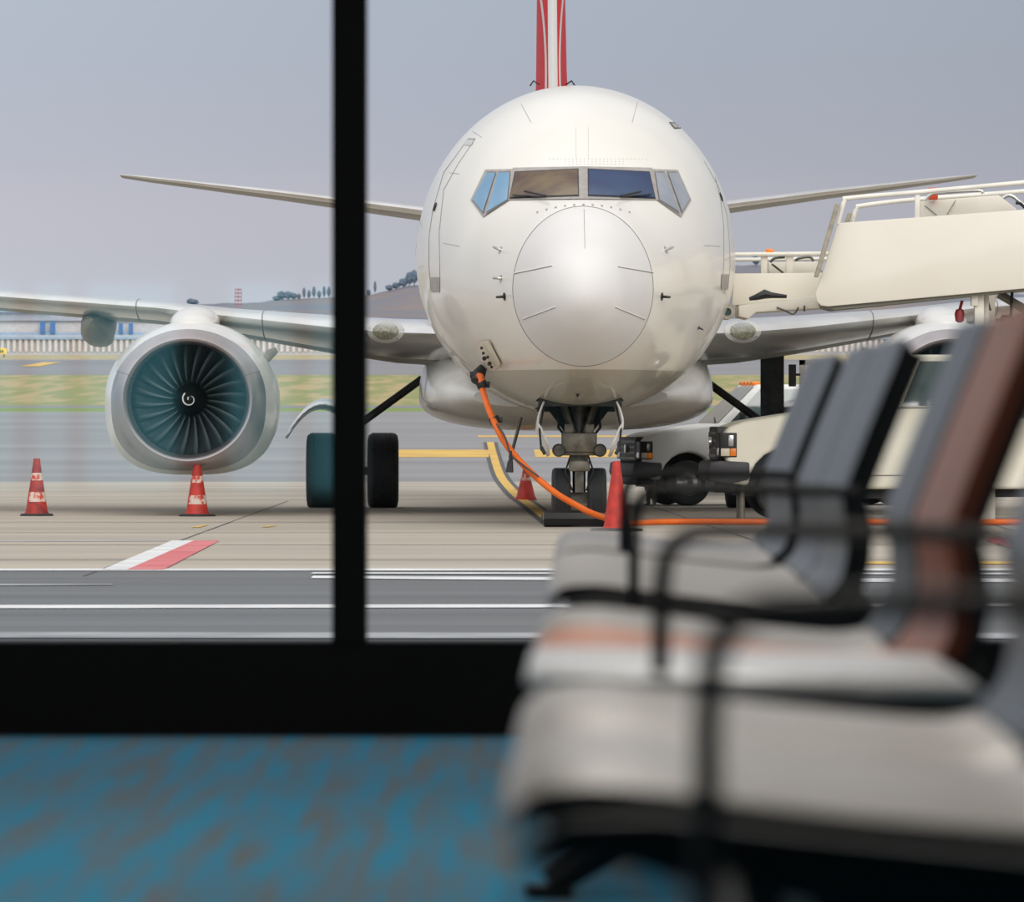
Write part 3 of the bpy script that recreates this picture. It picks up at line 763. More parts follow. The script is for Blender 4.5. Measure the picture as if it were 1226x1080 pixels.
# ------------------------------------------------------------------ cones
def cone(px, pyb, h_, wb, label, m, bands, lean=0.0):
    Y = gy(pyb); r = empty('traffic_cone', ((px-CX)*Y/F, Y, 0)); tag(r, label, 'traffic cone', 'traffic cones on the apron')
    MB().lathe([(wb*.49, 0), (wb*.5, .012), (wb*.47, .03), (.16, .035), (.15, .0)], (0, 0, 0), 'z', 28).build('base', M['rubber'] if m != 'cone3' else M['cone'], r)
    mm = M['cone'] if m == 'cone3' else M[m]
    prof = [(.155, .03), (.135, .07), (.045, h_*.93), (.04, h_), (.028, h_), (.03, h_*.9)]
    body = MB().lathe(prof, (0, 0, 0), 'z', 28, False).build('cone_body', mm, r)
    for a, b_ in bands:
        ra = .135+(.045-.135)*(a*h_-.07)/(h_*.93-.07)+.002; rb = .135+(.045-.135)*(b_*h_-.07)/(h_*.93-.07)+.002
        MB().lathe([(ra, a*h_), (rb, b_*h_)], (0, 0, 0), 'z', 28, False).build('reflective_band', M['band'], body)
    return r
cone(44, 618, .72, .42, 'dark red cone with scuffed white bands at the far left of the apron', 'cone2', [(.25, .42), (.62, .75)])
cone(236, 618.5, .70, .46, 'red cone with worn white bands standing under the left engine', 'cone', [(.22, .38), (.60, .72)])
cone(629.5, 599, .47, .33, 'small red cone with white top behind the orange cable', 'cone3', [(.62, .86)])
cone(738, 636, .76, .58, 'plain bright red cone in front of the nose wheels, black base', 'cone', [])

# ------------------------------------------------------------------ service trucks
def truck(loc, rz, sc, label, paint, front_only=False, box=True):
    r = empty('service_truck', loc, rz); r.scale = (sc, sc, sc); tag(r, label, 'truck', 'white pickup trucks beside the jet')
    wy = 1.9
    def arch(cx, r_, n=10): return [(cx-r_*math.cos(PI*k/n), .42+r_*math.sin(PI*k/n)*.98) for k in range(n+1)]
    # side profile (x back from grille, z up), lower edge with wheel arches
    low = [(.10, .62), (.12, .45)]+arch(.80, .46)+[(1.3, .38), (3.6, .38)]+arch(4.25, .46)+[(5.3, .5)]
    top = [(5.3, 1.22), (3.0, 1.22), (2.95, 1.34), (1.35, 1.34), (.8, 1.27), (.3, 1.19), (.1, 1.12), (.02, 1.0)]
    mb = MB(); mb.prism(low+top, 'y', 0, wy)
    body = mb.build('body', paint, r, bevel=.05, seg=3)
    # bonnet crown
    # cab greenhouse
    b0 = [(1.28, .06), (3.0, .06), (3.0, wy-.06), (1.28, wy-.06)]; t0 = [(2.0, .22), (2.86, .22), (2.86, wy-.22), (2.0, wy-.22)]
    zb, zt = 1.30, 1.98
    mb = MB(); mb.add([(x, y, zb) for x, y in b0]+[(x, y, zt) for x, y in t0], [(0, 3, 2, 1), (4, 5, 6, 7), (0, 1, 5, 4), (1, 2, 6, 5), (2, 3, 7, 6), (3, 0, 4, 7)])
    cabo = mb.build('cab', paint, r, bevel=.05, seg=3)
    def B(i, j, u, v, off):
        a = Vector((*b0[i], zb)).lerp(Vector((*b0[j], zb)), u); c = Vector((*t0[i], zt)).lerp(Vector((*t0[j], zt)), u)
        n_ = (Vector((*b0[j], zb))-Vector((*b0[i], zb))).cross(Vector((*t0[i], zt))-Vector((*b0[i], zb))).normalized()
        return a.lerp(c, v)+n_*off
    def pane(name, i, j, uv, m=M['carglass'], off=.012):
        q = [B(i, j, u, v, off) for u, v in uv]; q2 = [B(i, j, u, v, -.02) for u, v in uv]; n_ = len(q)
        return MB().add(q+q2, [tuple(range(n_))]+[(k, (k+1) % n_, (k+1) % n_+n_, k+n_) for k in range(n_)]).build(name, m, cabo, smooth=False)
    pane('windshield', 3, 0, [(.05, .08), (.95, .08), (.93, .93), (.07, .93)], mat('windshield_glass', (104, 126, 140), .1, coat=1, var=(60, 76, 84), vscale=1.2))
    pane('side_window', 0, 1, [(.10, .10), (.44, .10), (.44, .88), (.12, .88)])
    pane('side_window', 0, 1, [(.50, .10), (.92, .10), (.90, .88), (.50, .88)])
    pane('window_trim', 0, 1, [(.08, .04), (.94, .04), (.94, .07), (.08, .07)], M['black'])
    # grille
    g = MB().box((-.02, .28, .72), (.12, wy-.28, 1.12)).build('grille', M['bumper'], r, bevel=.02)
    mbs = MB()
    for k in range(4): mbs.box((-.030, .34, .76+k*.09), (-.02, wy-.34, .79+k*.09))
    mbs.build('grille_bars', M['gear'], g)
    emb_ = MB().lathe([(.02, -.075), (.07, -.07), (.07, -.04)], (0, wy/2, .93), 'x', 20).build('grille_emblem', M['chrome'], g)
    mbs = MB()
    emb = MB().lathe([(.01, 0), (.06, 0), (.06, .015), (.01, .015)], (-.062, 0, 0), 'x', 16)
    for y in (0.02, wy-.02-.26):
        near = y < .5; sg_ = -1 if near else 1; ys = -.012 if near else wy+.012   # outer side of the lamp
        def sb(x0, x1, z0, z1, o): a_, b2 = sorted((ys+sg_*o, ys-sg_*.05)); return MB().box((x0, a_, z0), (x1, b2, z1))
        q = MB().box((-.012, y-.012, .76), (.06, y+.272, 1.05)).box((.0, min(ys, ys-sg_*.06), .76), (.20, max(ys, ys-sg_*.06), 1.05)).build('headlight', M['black'], r, bevel=.008)
        MB().box((-.022, y+.02, .78), (.0, y+.24, .87)).build('lamp_lens', M['chrome'], q, bevel=.004)
        sb(.01, .115, .775, .865, .008).build('lamp_lens', M['plate'], q, bevel=.003)
        sb(.12, .19, .775, .865, .010).build('turn_signal', M['amberlamp'], q, bevel=.003)
        sb(.10, .16, .89, 1.02, .008).build('lamp_reflector', M['chrome'], q, bevel=.003)
    MB().prism([(-.12, .48), (-.14, .55), (-.12, .70), (.0, .72), (.35, .70), (.35, .50), (.1, .44)], 'y', -.04, wy+.04).box((-.06, .1, .34), (.2, wy-.1, .48)).build('front_bumper', M['bumper'], r, bevel=.025)
    # wheels
    wb = tyre(.37, .25, .21)
    for wx in (.80, 4.25):
        for y in (.12, wy-.12):
            t = wb.build('wheel', M['rubber'], r) if (wx, y) == (.80, .12) else w0.copy()
            if (wx, y) == (.80, .12): w0 = t
            else: col.objects.link(t); t.parent = r
            t.rotation_euler = (0, 0, PI/2); t.location = (wx, y, .37)
            h2 = hub(.21, .25).build('rim', M['chrome'], t)
            MB().lathe([(.03, -.09), (.12, -.085), (.13, -.06), (.03, -.06)], (0, 0, 0), 'x', 8).build('hub_cap', M['gear'], t) if False else None
    mb = MB().box((1.1, -.08, 1.30), (1.12, -.02, 1.34))
    MB().box((1.62, -.14, 1.28), (1.72, -.0, 1.52)).build('side_mirror', M['black'], r, bevel=.02)
    MB().box((1.74, -.012, .78), (1.745+.01, -.002, 1.26)).box((2.72, -.012, .55), (2.73, -.002, 1.26)).box((1.74, -.012, .54), (2.73, -.002, .55)).build('door_gap', M['seam'], body)
    MB().box((2.5, -.03, 1.08), (2.66, -.0, 1.12)).build('door_handle', M['black'], body, bevel=.005)
    MB().box((2.75, -.012, .95), (2.95, -.0, 1.0)).build('reflector', M['red'], body)
    # stabiliser jacks at the front
    mb = MB()
    for y in (.25, .75):
        mb.tube([(.28, y, .0), (.28, y, .5)], .035, 10); mb.box((.20, y-.07, .0), (.36, y+.07, .02))
    mb.build('jack_leg', M['gearlight'], r)
    MB().prism([(.25, .3), (1.2, .26), (5.2, .3), (5.2, .5), (.25, .5)], 'y', .25, wy-.25).build('chassis', M['black'], r)
    MB().box((.34, .27, .42), (1.26, wy-.27, .95)).box((3.8, .27, .42), (4.7, wy-.27, .95)).build('wheel_well', M['black'], r)
    # roof beacons
    bc = MB()
    for k in range(4): bc.box((1.95, .45+k*.27, 1.97), (2.12, .62+k*.27, 2.03))
    bc.build('beacon_bar', M['amberlamp'], r, bevel=.02)
    # windscreen wiper
    MB().tube([(1.30, .3, 1.36), (1.42, .9, 1.44)], .012, 5).build('wiper', M['black'], cabo)
    return r
truck(((769-CX)*98/F-.02, 98.2, 0), math.radians(10.5), .85, 'white pickup with dark grille and amber roof beacons, farther one behind the landing gear', M['truck'])
truck(((862-CX)*84.2/F, 84.2, 0), math.radians(2.2), 1.0, 'cream pickup under the big stair panel, nearer one half hidden by seats', M['truck2'])

# ------------------------------------------------------------------ passenger stairs
def plate(name, poly, Y, th, m, parent, bevel=.012):
    ps = [W(x, y, Y) for x, y in poly]
    return MB().prism([(p.x, p.z) for p in ps], 'y', Y, Y+th).build(name, m, parent, bevel=bevel)
st = tag(empty('boarding_stairs', (W(1110, 500, 82.5).x, 82.5, 0)), 'large cream boarding stairs with solid side panel and white handrails above the trucks', 'boarding stairs')
st_inv = Matrix.Translation(st.location).inverted()
def under(o, root):
    o.parent = root; o.matrix_parent_inverse = Matrix.Translation(root.location).inverted(); return o
pan = [(1003.4, 267), (1420, 237), (1420, 328), (1226, 345.6), (992, 367), (983, 366), (978, 361), (976, 352), (980, 340)]
under(plate('side_panel', pan, 81.9, .04, M['stair'], None), st)
under(plate('side_panel', [(x+4, y+4) for x, y in pan], 83.4, .04, M['stair'], None), st)
dk = [W(x, y, 82) for x, y in ((984, 359), (1420, 321), (1420, 331), (1226, 348), (1000, 371), (985, 367))]
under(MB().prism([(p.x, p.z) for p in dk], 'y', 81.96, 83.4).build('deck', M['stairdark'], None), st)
for Y, k in ((81.92, 0), (83.4, 1)):
    pts = [(1003, 268), (1011, 241), (1016, 237.2), (1094, 230.5), (1226, 218.5), (1420, 201)] if k == 0 else [(1020, 268), (1025.5, 250), (1031, 246.5), (1094, 239), (1226, 229), (1420, 212)]
    under(MB().tube(smoothpath([W(x, y, Y) for x, y in pts], 6), .028, 10).build('handrail', M['rail'], None), st)
for px in (1098, 1290):
    under(MB().box((W(px-3, 0, 82).x, 81.92, W(0, 262, 82).z), (W(px+3, 0, 82).x, 81.98, W(0, 230, 82).z+(.03 if px > 1200 else 0))).build('rail_post', M['rail'], None, bevel=.006), st)
for x0, y0, x1, y1, Y in ((1003, 244, 977, 332, 81.85), (1018, 255, 1012, 270, 83.3)):
    a, b_ = W(x0, y0, Y), W(x1, y1, Y)
    under(MB().prism([(a.x-.03, a.z), (a.x+.025, a.z), (b_.x+.03, b_.z), (b_.x-.025, b_.z)], 'y', Y-.06, Y+.06).build('rubber_bumper', M['bumperfoam'], None, bevel=.012), st)
hd = under(plate('stair_hood', [(1102, 241), (1196, 233.5), (1217, 250), (1217, 262), (1102, 262)], 82.6, .7, M['stair'], None), st)
for pts in ([(1107, 246), (1122, 258)], [(1144, 240), (1134, 257)]):
    under(MB().tube([W(x, y, 82.58) for x, y in pts], .005, 6).build('hood_seam', M['stairdark'], None), st)
under(MB().tube(smoothpath([W(x, y, 82.3) for x, y in ((1107, 240), (1114, 233), (1124, 231), (1170, 228), (1177, 232))], 5), .018, 8).build('grab_bar', M['chrome'], None), st)
under(MB().tube(smoothpath([W(x, y, 82.3) for x, y in ((1201, 237), (1207, 234), (1214, 236), (1226, 246), (1240, 252))], 5), .022, 8).build('grab_bar', M['chrome'], None), st)
under(MB().tube(smoothpath([W(x, y, 82.25) for x, y in ((1216, 243), (1222, 244), (1230, 252))], 5), .018, 8).build('grab_bar', M['black'], None), st)
c = W(1117, 231, 82.5); under(MB().box((c.x-.055, 82.44, c.z-.08), (c.x+.055, 82.56, c.z+.06)).build('beacon', mat('red_beacon', (222, 82, 44), .4), None, bevel=.012), st)
xx = W(1171, 0, 82.4).x
under(MB().box((xx-.06, 82.1, 1.22), (xx+.05, 82.25, W(0, 350, 82).z)).box((xx+.06, 82.3, 1.22), (xx+.12, 82.4, W(0, 350, 82).z)).box((xx-.1, 82.05, W(0, 366, 82).z), (xx-.02, 82.2, W(0, 349, 82).z)).build('support_post', M['stair'], None, bevel=.008), st)
under(MB().box((xx-.08, 82.02, 0), (xx+.08, 82.3, 1.24)).build('support_leg', M['stair'], None, bevel=.01), st)
under(MB().tube([W(1196, 352, 82.5), W(1240, 378, 82.5)], .05, 8).tube([W(1180, 352, 82.5), W(1186, 372, 82.5)], .015, 6).tube([W(1200, 355, 82.4), W(1218, 366, 82.4)], .015, 6).build('strut', M['stairdark'], None), st)
under(MB().lathe([(.02, -.1), (.05, -.08), (.06, .0), (.045, .05), (.02, .06)], tuple(W(1149, 376, 82.3)), 'z', 14).tube([W(1149, 371, 82.3), W(1152, 360, 82.3)], .02, 6).build('red_cover', mat('dark_red_cover', (150, 40, 44), .4), None), st)  # small red cover hung below the stair panel
under(MB().lathe([(.02, -.12), (.06, -.1), (.06, .0), (.02, .04)], tuple(W(1210, 383, 82.3)), 'x', 14).tube([W(1210, 383, 82.3), W(1212, 345, 82.35)], .02, 6).build('flood_lamp', M['black'], None), st)

s2 = tag(empty('boarding_stairs', (W(930, 500, 85.0).x, 85.0, 0)), 'smaller cream boarding stairs docked against the jet side, orange beacon on rail', 'boarding stairs')
under(plate('side_panel', [(879, 327.5), (1040, 326), (1040, 356), (876, 366)], 84.2, .04, M['stair'], None), s2)
under(plate('side_panel', [(884, 330), (1040, 329), (1040, 356), (884, 362)], 85.8, .04, M['stair'], None), s2)
dk = [W(x, y, 83.0) for x, y in ((884, 366), (984, 353), (1060, 348), (1060, 366), (984, 369), (905, 374), (896, 382), (884, 379))]
under(MB().prism([(p.x, p.z) for p in dk], 'y', 82.9, 84.2).build('docking_beam', M['stair'], None, bevel=.012), s2)
dk = [W(x, y, 85) for x, y in ((884, 356), (1060, 352), (1060, 366), (884, 370))]
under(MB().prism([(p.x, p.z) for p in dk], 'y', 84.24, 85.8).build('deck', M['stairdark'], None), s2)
a = W(871, 373.5, 82.8)
b1 = under(MB().lathe([(.045, 0), (.088, 0), (.088, .5), (.045, .5)], (a.x, a.y-.02, a.z), 'y', 24, False).build('docking_bumper', M['bumperfoam'], None), s2)
under(MB().lathe([(.0, .02), (.074, .02), (.074, .08), (0, .08)], (a.x, a.y-.02, a.z), 'y', 24).build('bumper_core', mat('bumper_teal', (42, 72, 74), .6), None), s2)
q = [W(897, 358, 82.9), W(905, 356, 82.9), W(916, 352, 82.9), W(924, 353.5, 82.9), W(942, 355, 82.9)]
under(MB().tube(q, [.02, .035, .055, .035, .02], 8).build('black_strap', M['black'], None), s2)
under(MB().tube(smoothpath([W(930, 368, 82.88), W(940, 372, 82.88), W(950, 376, 82.88), W(956, 368, 82.88)], 5), .012, 6).tube([W(963, 366, 82.88), W(963, 373, 82.88)], .012, 6).build('hook', M['gear'], None), s2)
for py, Y in ((304.5, 84.25), (311, 85.8)):
    under(MB().tube([W(880, py, Y), W(985, py-1, Y), W(1040, py-1, Y)], .024, 8).build('handrail', M['rail'], None), s2)
for x0, x1 in ((911, 919), (941, 950)):
    under(MB().box((W(x0, 0, 84.3).x, 84.3, W(0, 328, 84.3).z), (W(x1, 0, 84.3).x, 84.36, W(0, 306, 84.3).z)).build('rail_post', M['stair'], None, bevel=.008), s2)
under(plate('stair_hood', [(920, 314), (980, 313), (980, 330), (920, 330)], 84.9, .6, M['stair'], None), s2)
under(MB().tube(smoothpath([W(x, y, 84.5) for x, y in ((922, 314), (928, 309), (940, 308))], 4), .018, 6).tube([W(924, 316, 84.5), W(938, 327, 84.5)], .014, 6).tube(smoothpath([W(x, y, 84.5) for x, y in ((952, 312), (958, 309), (970, 308), (974, 313))], 4), .018, 6).build('grab_bar', M['gear'], None), s2)
c = W(921.5, 301, 84.3); under(MB().box((c.x-.045, 84.24, c.z-.03), (c.x+.045, 84.34, c.z+.03)).build('beacon', M['amberlamp'], None, bevel=.01), s2)
xa, xb = W(957, 0, 86.6).x, W(964, 0, 86.6).x
zt2 = W(0, 431, 86.6).z
lg = MB().box((xa, 86.55, 0), (xb, 86.63, zt2)).box((xa, 86.55, zt2-.06), (xb+.7, 86.63, zt2))
for k in range(4): lg.box((xb, 86.56, 1.3+k*.16), (xb+.6, 86.61, 1.33+k*.16))
xq = W(1176, 0, 85).x; lg.box((xq, 84.5, 0), (xq+.12, 84.62, 2.7)).box((xb, 86.0, 1.75), (xq, 86.05, 1.8)).box((xq, 84.5, 1.75), (xq+.1, 86.05, 1.82))
lg.box((xb+.6, 86.55, 0), (xb+.68, 86.63, zt2))
under(lg.build('support_frame', M['stair'], None), s2)
c = W(948, 450, 86.5); under(MB().box((c.x-.04, 86.42, c.z-.13), (c.x+.05, 86.52, c.z+.14)).box((c.x+.05, 86.45, c.z), (xa+.01, 86.6, c.z+.03)).build('mirror', M['black'], None, bevel=.01), s2)

# ------------------------------------------------------------------ background
br = tag(empty('slatted_barrier', (0, 430, gz(430))), 'long pale slatted barrier at the edge of the far taxiway', 'barrier')
mb = MB().box((-60, 430, gz(430)-.4), (60, 430.4, gz(430)+.18)); mb2 = MB()
under(mb.build('barrier_base', M['barrier'], None, smooth=False), br)
mb = MB(); x = -45
while x < 45:
    mb.box((x, 430, gz(430)+.15), (x+.18, 430.1, gz(430)+1.0)); x += .36
under(mb.build('barrier_slats', M['bslat'], None, smooth=False), br)
under(MB().box((-60, 430.15, gz(430)+.1), (60, 430.25, gz(430)+.95)).build('barrier_back_panel', M['barrier'], None, smooth=False), br)
under(MB().box((-60, 429.9, gz(430)+.95), (60, 430.4, gz(430)+1.12)).build('barrier_cap_rail', M['bluewall'], None, smooth=False), br)
def wb_(x0, y0, x1, y1, Y): p, q = W(x0, y1, Y), W(x1, y0, Y); return (p.x, Y, p.z), (q.x, Y, q.z)
def bld(name, label, x0, x1, ytop, ybase, Y, depth, wm, parts):
    c = W((x0+x1)/2, ybase, Y); r = tag(empty(name, tuple(c)), label, 'building')
    lo, hi = wb_(x0, ytop, x1, ybase, Y)
    under(MB().box((lo[0], Y, lo[2]-3), (hi[0], Y+depth, hi[2])).build('wall', wm, None, smooth=False), r)
    for nm, a, b_, c_, d, m, o in parts:
        lo, hi = wb_(a, b_, c_, d, Y-o)
        under(MB().box((lo[0], Y-o, lo[2]), (hi[0], Y-o+.3, hi[2])).build(nm, m, None, smooth=False), r)
    return r
bld('terminal_building', 'long low pale building with blue doors beyond the left wing', -150, 330, 372, 405, 600, 20, M['bwall'],
    [('roof_band', -150, 372, 330, 384, M['bgrey'], .4), ('roof_trim', -150, 366, 60, 374, M['bluewall'], .8), ('blue_plinth', -150, 398, 330, 406, M['bluewall'], .6),
     ('door', 48, 385, 54, 399, M['bdoor'], .9), ('door', 60, 385, 66, 399, M['bdoor'], .9), ('door', 142, 387, 147, 399, M['bdoor'], .9), ('door', 154, 387, 159, 399, M['bdoor'], .9), ('drainpipe', 99, 385, 100, 399, M['bgrey'], .9)])
bld('distant_shed', 'small white shed right of the left engine near the barrier', 325, 372, 404, 420, 470, 8, M['bwall'], [('roof', 325, 403, 372, 406, M['bluewall'], .3), ('window', 340, 410, 348, 416, M['bgrey'], .3)])
bld('distant_warehouse', 'grey flat warehouse seen through the gap right of the jet', 915, 1060, 398, 418, 620, 20, M['bwall'], [('roof_band', 915, 396, 1060, 402, M['bluewall'], .4)])
# hills
def hill(name, ridge, Y, m, base=430):
    mb = MB(); top = []; bot = []; back = []
    for x, y in ridge:
        n_ = noise.noise(Vector((x*.05, Y, 0)))*1.5
        top.append(tuple(W(x, y+n_, Y))); bot.append(tuple(W(x, base, Y-600))); back.append(tuple(W(x, base, Y+500)))
    mid = [tuple((Vector(a)*.5+Vector(b_)*.5)+Vector((0, 0, (a[2]-b_[2])*.12))) for a, b_ in zip(top, bot)]
    o = mb.grid([bot, mid, top, back]).build(name, m); return tag(o, kind='structure')
pts = [(-900, 372), (-300, 370), (0, 369), (150, 366), (250, 364), (310, 362), (340, 358), (380, 357), (420, 355), (448, 352), (470, 346), (490, 342), (515, 340), (560, 336), (620, 332), (700, 326), (780, 322), (860, 318), (900, 317), (960, 321), (1040, 330), (1150, 345), (1300, 360), (2200, 370)]
rp2 = []
for i in range(len(pts)-1):
    for k in range(8):
        t = k/8; rp2.append((pts[i][0]*(1-t)+pts[i+1][0]*t, pts[i][1]*(1-t)+pts[i+1][1]*t))
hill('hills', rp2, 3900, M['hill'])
def tree0():
    r = empty('tree', (0, 0, 0)); mb = MB(); rows = []
    bm = bmesh.new(); bmesh.ops.create_icosphere(bm, subdivisions=3, radius=1)
    for v in bm.verts:
        k = 1+.35*noise.noise(v.co*2.2)+.2*noise.noise(v.co*5); v.co = Vector((v.co.x*2.4*k, v.co.y*2.4*k, v.co.z*2.3*k+4.0))
    me = bpy.data.meshes.new('crown'); bm.to_mesh(me); bm.free(); me.materials.append(M['tree'])
    c = bpy.data.objects.new('crown', me); col.objects.link(c); c.parent = r
    MB().tube([(0, 0, -1.5), (0.1, 0, 2.5)], [.4, .25], 6).build('trunk', M['tree'], r)
    return r
T0 = tree0(); first = True; random.seed(9)
def ridge_y(x):
    for i in range(len(pts)-1):
        if pts[i][0] <= x <= pts[i+1][0]:
            t = (x-pts[i][0])/(pts[i+1][0]-pts[i][0]); return pts[i][1]*(1-t)+pts[i+1][1]*t
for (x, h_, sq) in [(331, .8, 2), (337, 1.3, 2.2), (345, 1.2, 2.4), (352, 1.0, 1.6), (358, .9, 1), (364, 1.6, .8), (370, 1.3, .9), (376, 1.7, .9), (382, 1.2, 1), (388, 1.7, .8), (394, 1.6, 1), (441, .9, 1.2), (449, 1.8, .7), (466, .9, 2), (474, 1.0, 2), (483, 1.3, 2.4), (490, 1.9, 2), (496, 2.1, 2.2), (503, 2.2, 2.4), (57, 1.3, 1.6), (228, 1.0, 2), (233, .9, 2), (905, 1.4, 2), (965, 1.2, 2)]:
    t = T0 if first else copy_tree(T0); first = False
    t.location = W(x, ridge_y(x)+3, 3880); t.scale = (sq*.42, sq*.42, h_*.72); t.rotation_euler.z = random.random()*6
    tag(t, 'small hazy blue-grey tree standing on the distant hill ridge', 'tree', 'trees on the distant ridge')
mst = tag(empty('radio_mast', tuple(W(285, 362, 2500))), 'tiny red lattice mast above the left wing on the horizon', 'mast')
mb = MB(); a = W(281.5, 364, 2500); b_ = W(289, 346.5, 2500)
for x in (a.x, (a.x+b_.x)/2, b_.x): mb.box((x-.1, 2500, a.z-3), (x+.1, 2500.2, b_.z))
for k in range(5): zz = a.z+(b_.z-a.z)*k/4; mb.box((a.x, 2500, zz-.25), (b_.x, 2500.2, zz+.2))
under(mb.build('lattice', M['mast'], None, smooth=False), mst)
sg = tag(empty('taxiway_sign', tuple(W(0, 425, 415))), 'small yellow taxiway sign with black marks at the far left edge', 'sign')
lo, hi = wb_(-9, 417, 7.5, 424, 415); under(MB().box(lo, (hi[0], 415.15, hi[2])).build('sign_face', M['signyellow'], None), sg)
under(MB().box((lo[0]+.1, 415, gz(415)-.2), (lo[0]+.16, 415.1, lo[2])).box((hi[0]-.16, 415, gz(415)-.2), (hi[0]-.1, 415.1, lo[2])).build('sign_leg', M['black'], None), sg)
lo, hi = wb_(2.3, 419, 3.8, 422, 414.9); under(MB().box(lo, (hi[0], 414.98, hi[2])).build('sign_mark', M['black'], None), sg)
lo, hi = wb_(-2, 418.5, .6, 422.5, 414.9); under(MB().box(lo, (hi[0], 414.98, hi[2])).build('sign_mark', M['black'], None), sg)
o = wmark('ground_marking_yellow_dash', (50-CX)*385/F, (72-CX)*385/F, 368, 386, M['yellowmark'], .02)

# ------------------------------------------------------------------ lounge interior
RX0, RX1, RY0, CZ = -7.0, 7.0, -9.0, 3.9
tag(MB().box((RX0, RY0, FLOOR-.15), (RX1, WALLY+.06, FLOOR)).build('floor', M['carpet'], smooth=False), kind='structure')
tag(MB().box((RX0, RY0, CZ), (RX1, WALLY+.3, CZ+.15)).build('ceiling', M['ceil'], smooth=False), kind='structure')
tag(MB().box((RX0-.2, RY0, FLOOR-.15), (RX0, WALLY+.3, CZ+.15)).build('wall_left', M['inwall'], smooth=False), kind='structure')
tag(MB().box((RX1, RY0, FLOOR-.15), (RX1+.2, WALLY+.3, CZ+.15)).build('wall_right', M['inwall'], smooth=False), kind='structure')
zb_, zt_ = EYE-(768-H)*WALLY/F, 3.75
tag(MB().box((RX0, WALLY, FLOOR-.6), (RX1, WALLY+.16, zb_)).build('trim_1', M['frameblack'], smooth=False, bevel=.004), kind='structure')
tag(MB().box((RX0, WALLY, zt_), (RX1, WALLY+.16, CZ+.15)).build('trim_2', M['frameblack'], smooth=False), kind='structure')
mx_ = [(397.5-CX)*WALLY/F, (438.5-CX)*WALLY/F]; mw_ = mx_[1]-mx_[0]; mc = sum(mx_)/2
mpos = [mc-1.95*3, mc-1.95*2, mc-1.95, mc, mc+1.95, mc+1.95*2, mc+1.95*3]
for i, x in enumerate(mpos):
    tag(MB().box((x-mw_/2, WALLY, zb_-.01), (x+mw_/2, WALLY+.14, zt_+.01)).build('trim_%d' % (i+3), M['frameblack'], smooth=False, bevel=.003), kind='structure')
edges = [RX0]+mpos+[RX1]
for i in range(len(edges)-1):
    x0, x1 = edges[i], edges[i+1]
    o = MB().add([(x0, WALLY+.07, zb_-.005), (x1, WALLY+.07, zb_-.005), (x1, WALLY+.07, zt_), (x0, WALLY+.07, zt_)], [(0, 1, 2, 3)]).build('window_%d' % (i+1), M['panetint'] if x1 < mc+.1 else M['pane'], smooth=False)
    tag(o, kind='structure')
# unseen back wall; teal window slits added to reflect in the left panes
mb = MB(); mb.box((RX0, RY0-.2, FLOOR-.15), (RX1, RY0, FLOOR+.25)); mb.box((RX0, RY0-.2, 2.0), (RX1, RY0, CZ+.15))
random.seed(12); x = RX0; k = 0; gl = []
while x < RX1:
    w1 = random.choice((.10, .22, .14, .3)); w2 = random.choice((.35, .18, .5, .26))
    mb.box((x, RY0-.2, FLOOR+.25), (min(x+w1, RX1), RY0, 2.0)); x += w1; gl.append((x, min(x+w2, RX1))); x += w2
tag(mb.build('wall_back', mat('dark_back_wall', (44, 44, 46), .8), smooth=False), kind='structure')
mb = MB()
for a_, b_ in gl:
    if b_ > a_: mb.add([(a_, RY0-.1, FLOOR+.25), (b_, RY0-.1, FLOOR+.25), (b_, RY0-.1, 2.0), (a_, RY0-.1, 2.0)], [(0, 1, 2, 3)])
tag(mb.build('window_20', M['tealreflect'], smooth=False), kind='structure')

# seats ------------------------------------------------------------
K = 9.5/F            # metres per reference pixel at the bench end
ROW = (700-CX)/F     # drift of the row to the right with distance
def RP(rx, ry, u):   # rx, ry reference offsets; u distance ratio
    d = 9.5*u
    return Vector((ROW*d+rx*K, d, EYE+(H-490-ry)*0 - ry*K + 0.0055))
seatF = smoothpath([(-46, 238, 0), (-46, 220, 0), (-30, 205, 0), (10, 201, 0), (60, 206, 0), (130, 215, 0), (200, 222, 0), (255, 226, 0), (285, 222, 0)], 6)
backF = smoothpath([(286, 221, 0), (303, 203, 0), (311, 175, 0), (311, 140, 0), (306, 108, 0), (318, 72, 0), (345, 4, 0), (372, -62, 0), (379, -80, 0), (386, -86, 0)], 6)
def pad(name, prof, u0, u1, th, m, parent, side, ribs=0, puff=10.0):
    """upholstered pad following a side profile; u0 is the near edge"""
    NV = 20; rows_f = []; rows_b = []
    nrm = []
    for i, p in enumerate(prof):
        t = prof[min(i+1, len(prof)-1)]-prof[max(i-1, 0)]; nv = Vector((-t.y, t.x, 0)).normalized()   # y is down on the page
        nrm.append(nv)
    for j in range(NV+1):
        v = j/NV; u = u0+(u1-u0)*v
        e = 1-abs(2*v-1)**8; pf = puff*(e-1)
        if ribs: pf += 2.2*abs(math.sin(ribs*PI*v))**.6*e
        rf = []; rb = []
        for i, (p, nv) in enumerate(zip(prof, nrm)):
            ww = min(1, min(i, len(prof)-1-i)/2.5); tt = th*(.45+.55*ww)
            cr = 0
            a = p+nv*(-(pf+cr)); b_ = p+nv*tt
            rf.append(RP(a.x, a.y, u)); rb.append(RP(b_.x, b_.y, u))
        rows_f.append(rf+rb[::-1])
    mb = MB(); mb.grid(rows_f, True)
    mb.cur = 1; n_ = len(rows_f[0]); np_ = len(prof)
    for base, row in ((0, rows_f[0]), (NV, rows_f[-1])):
        fs = [(k, k+1, n_-2-k, n_-1-k) for k in range(np_-1)]
        mb.add(row, fs)
    o = mb.build(name, [m, side], None, angle=60)
    return under(o, parent)
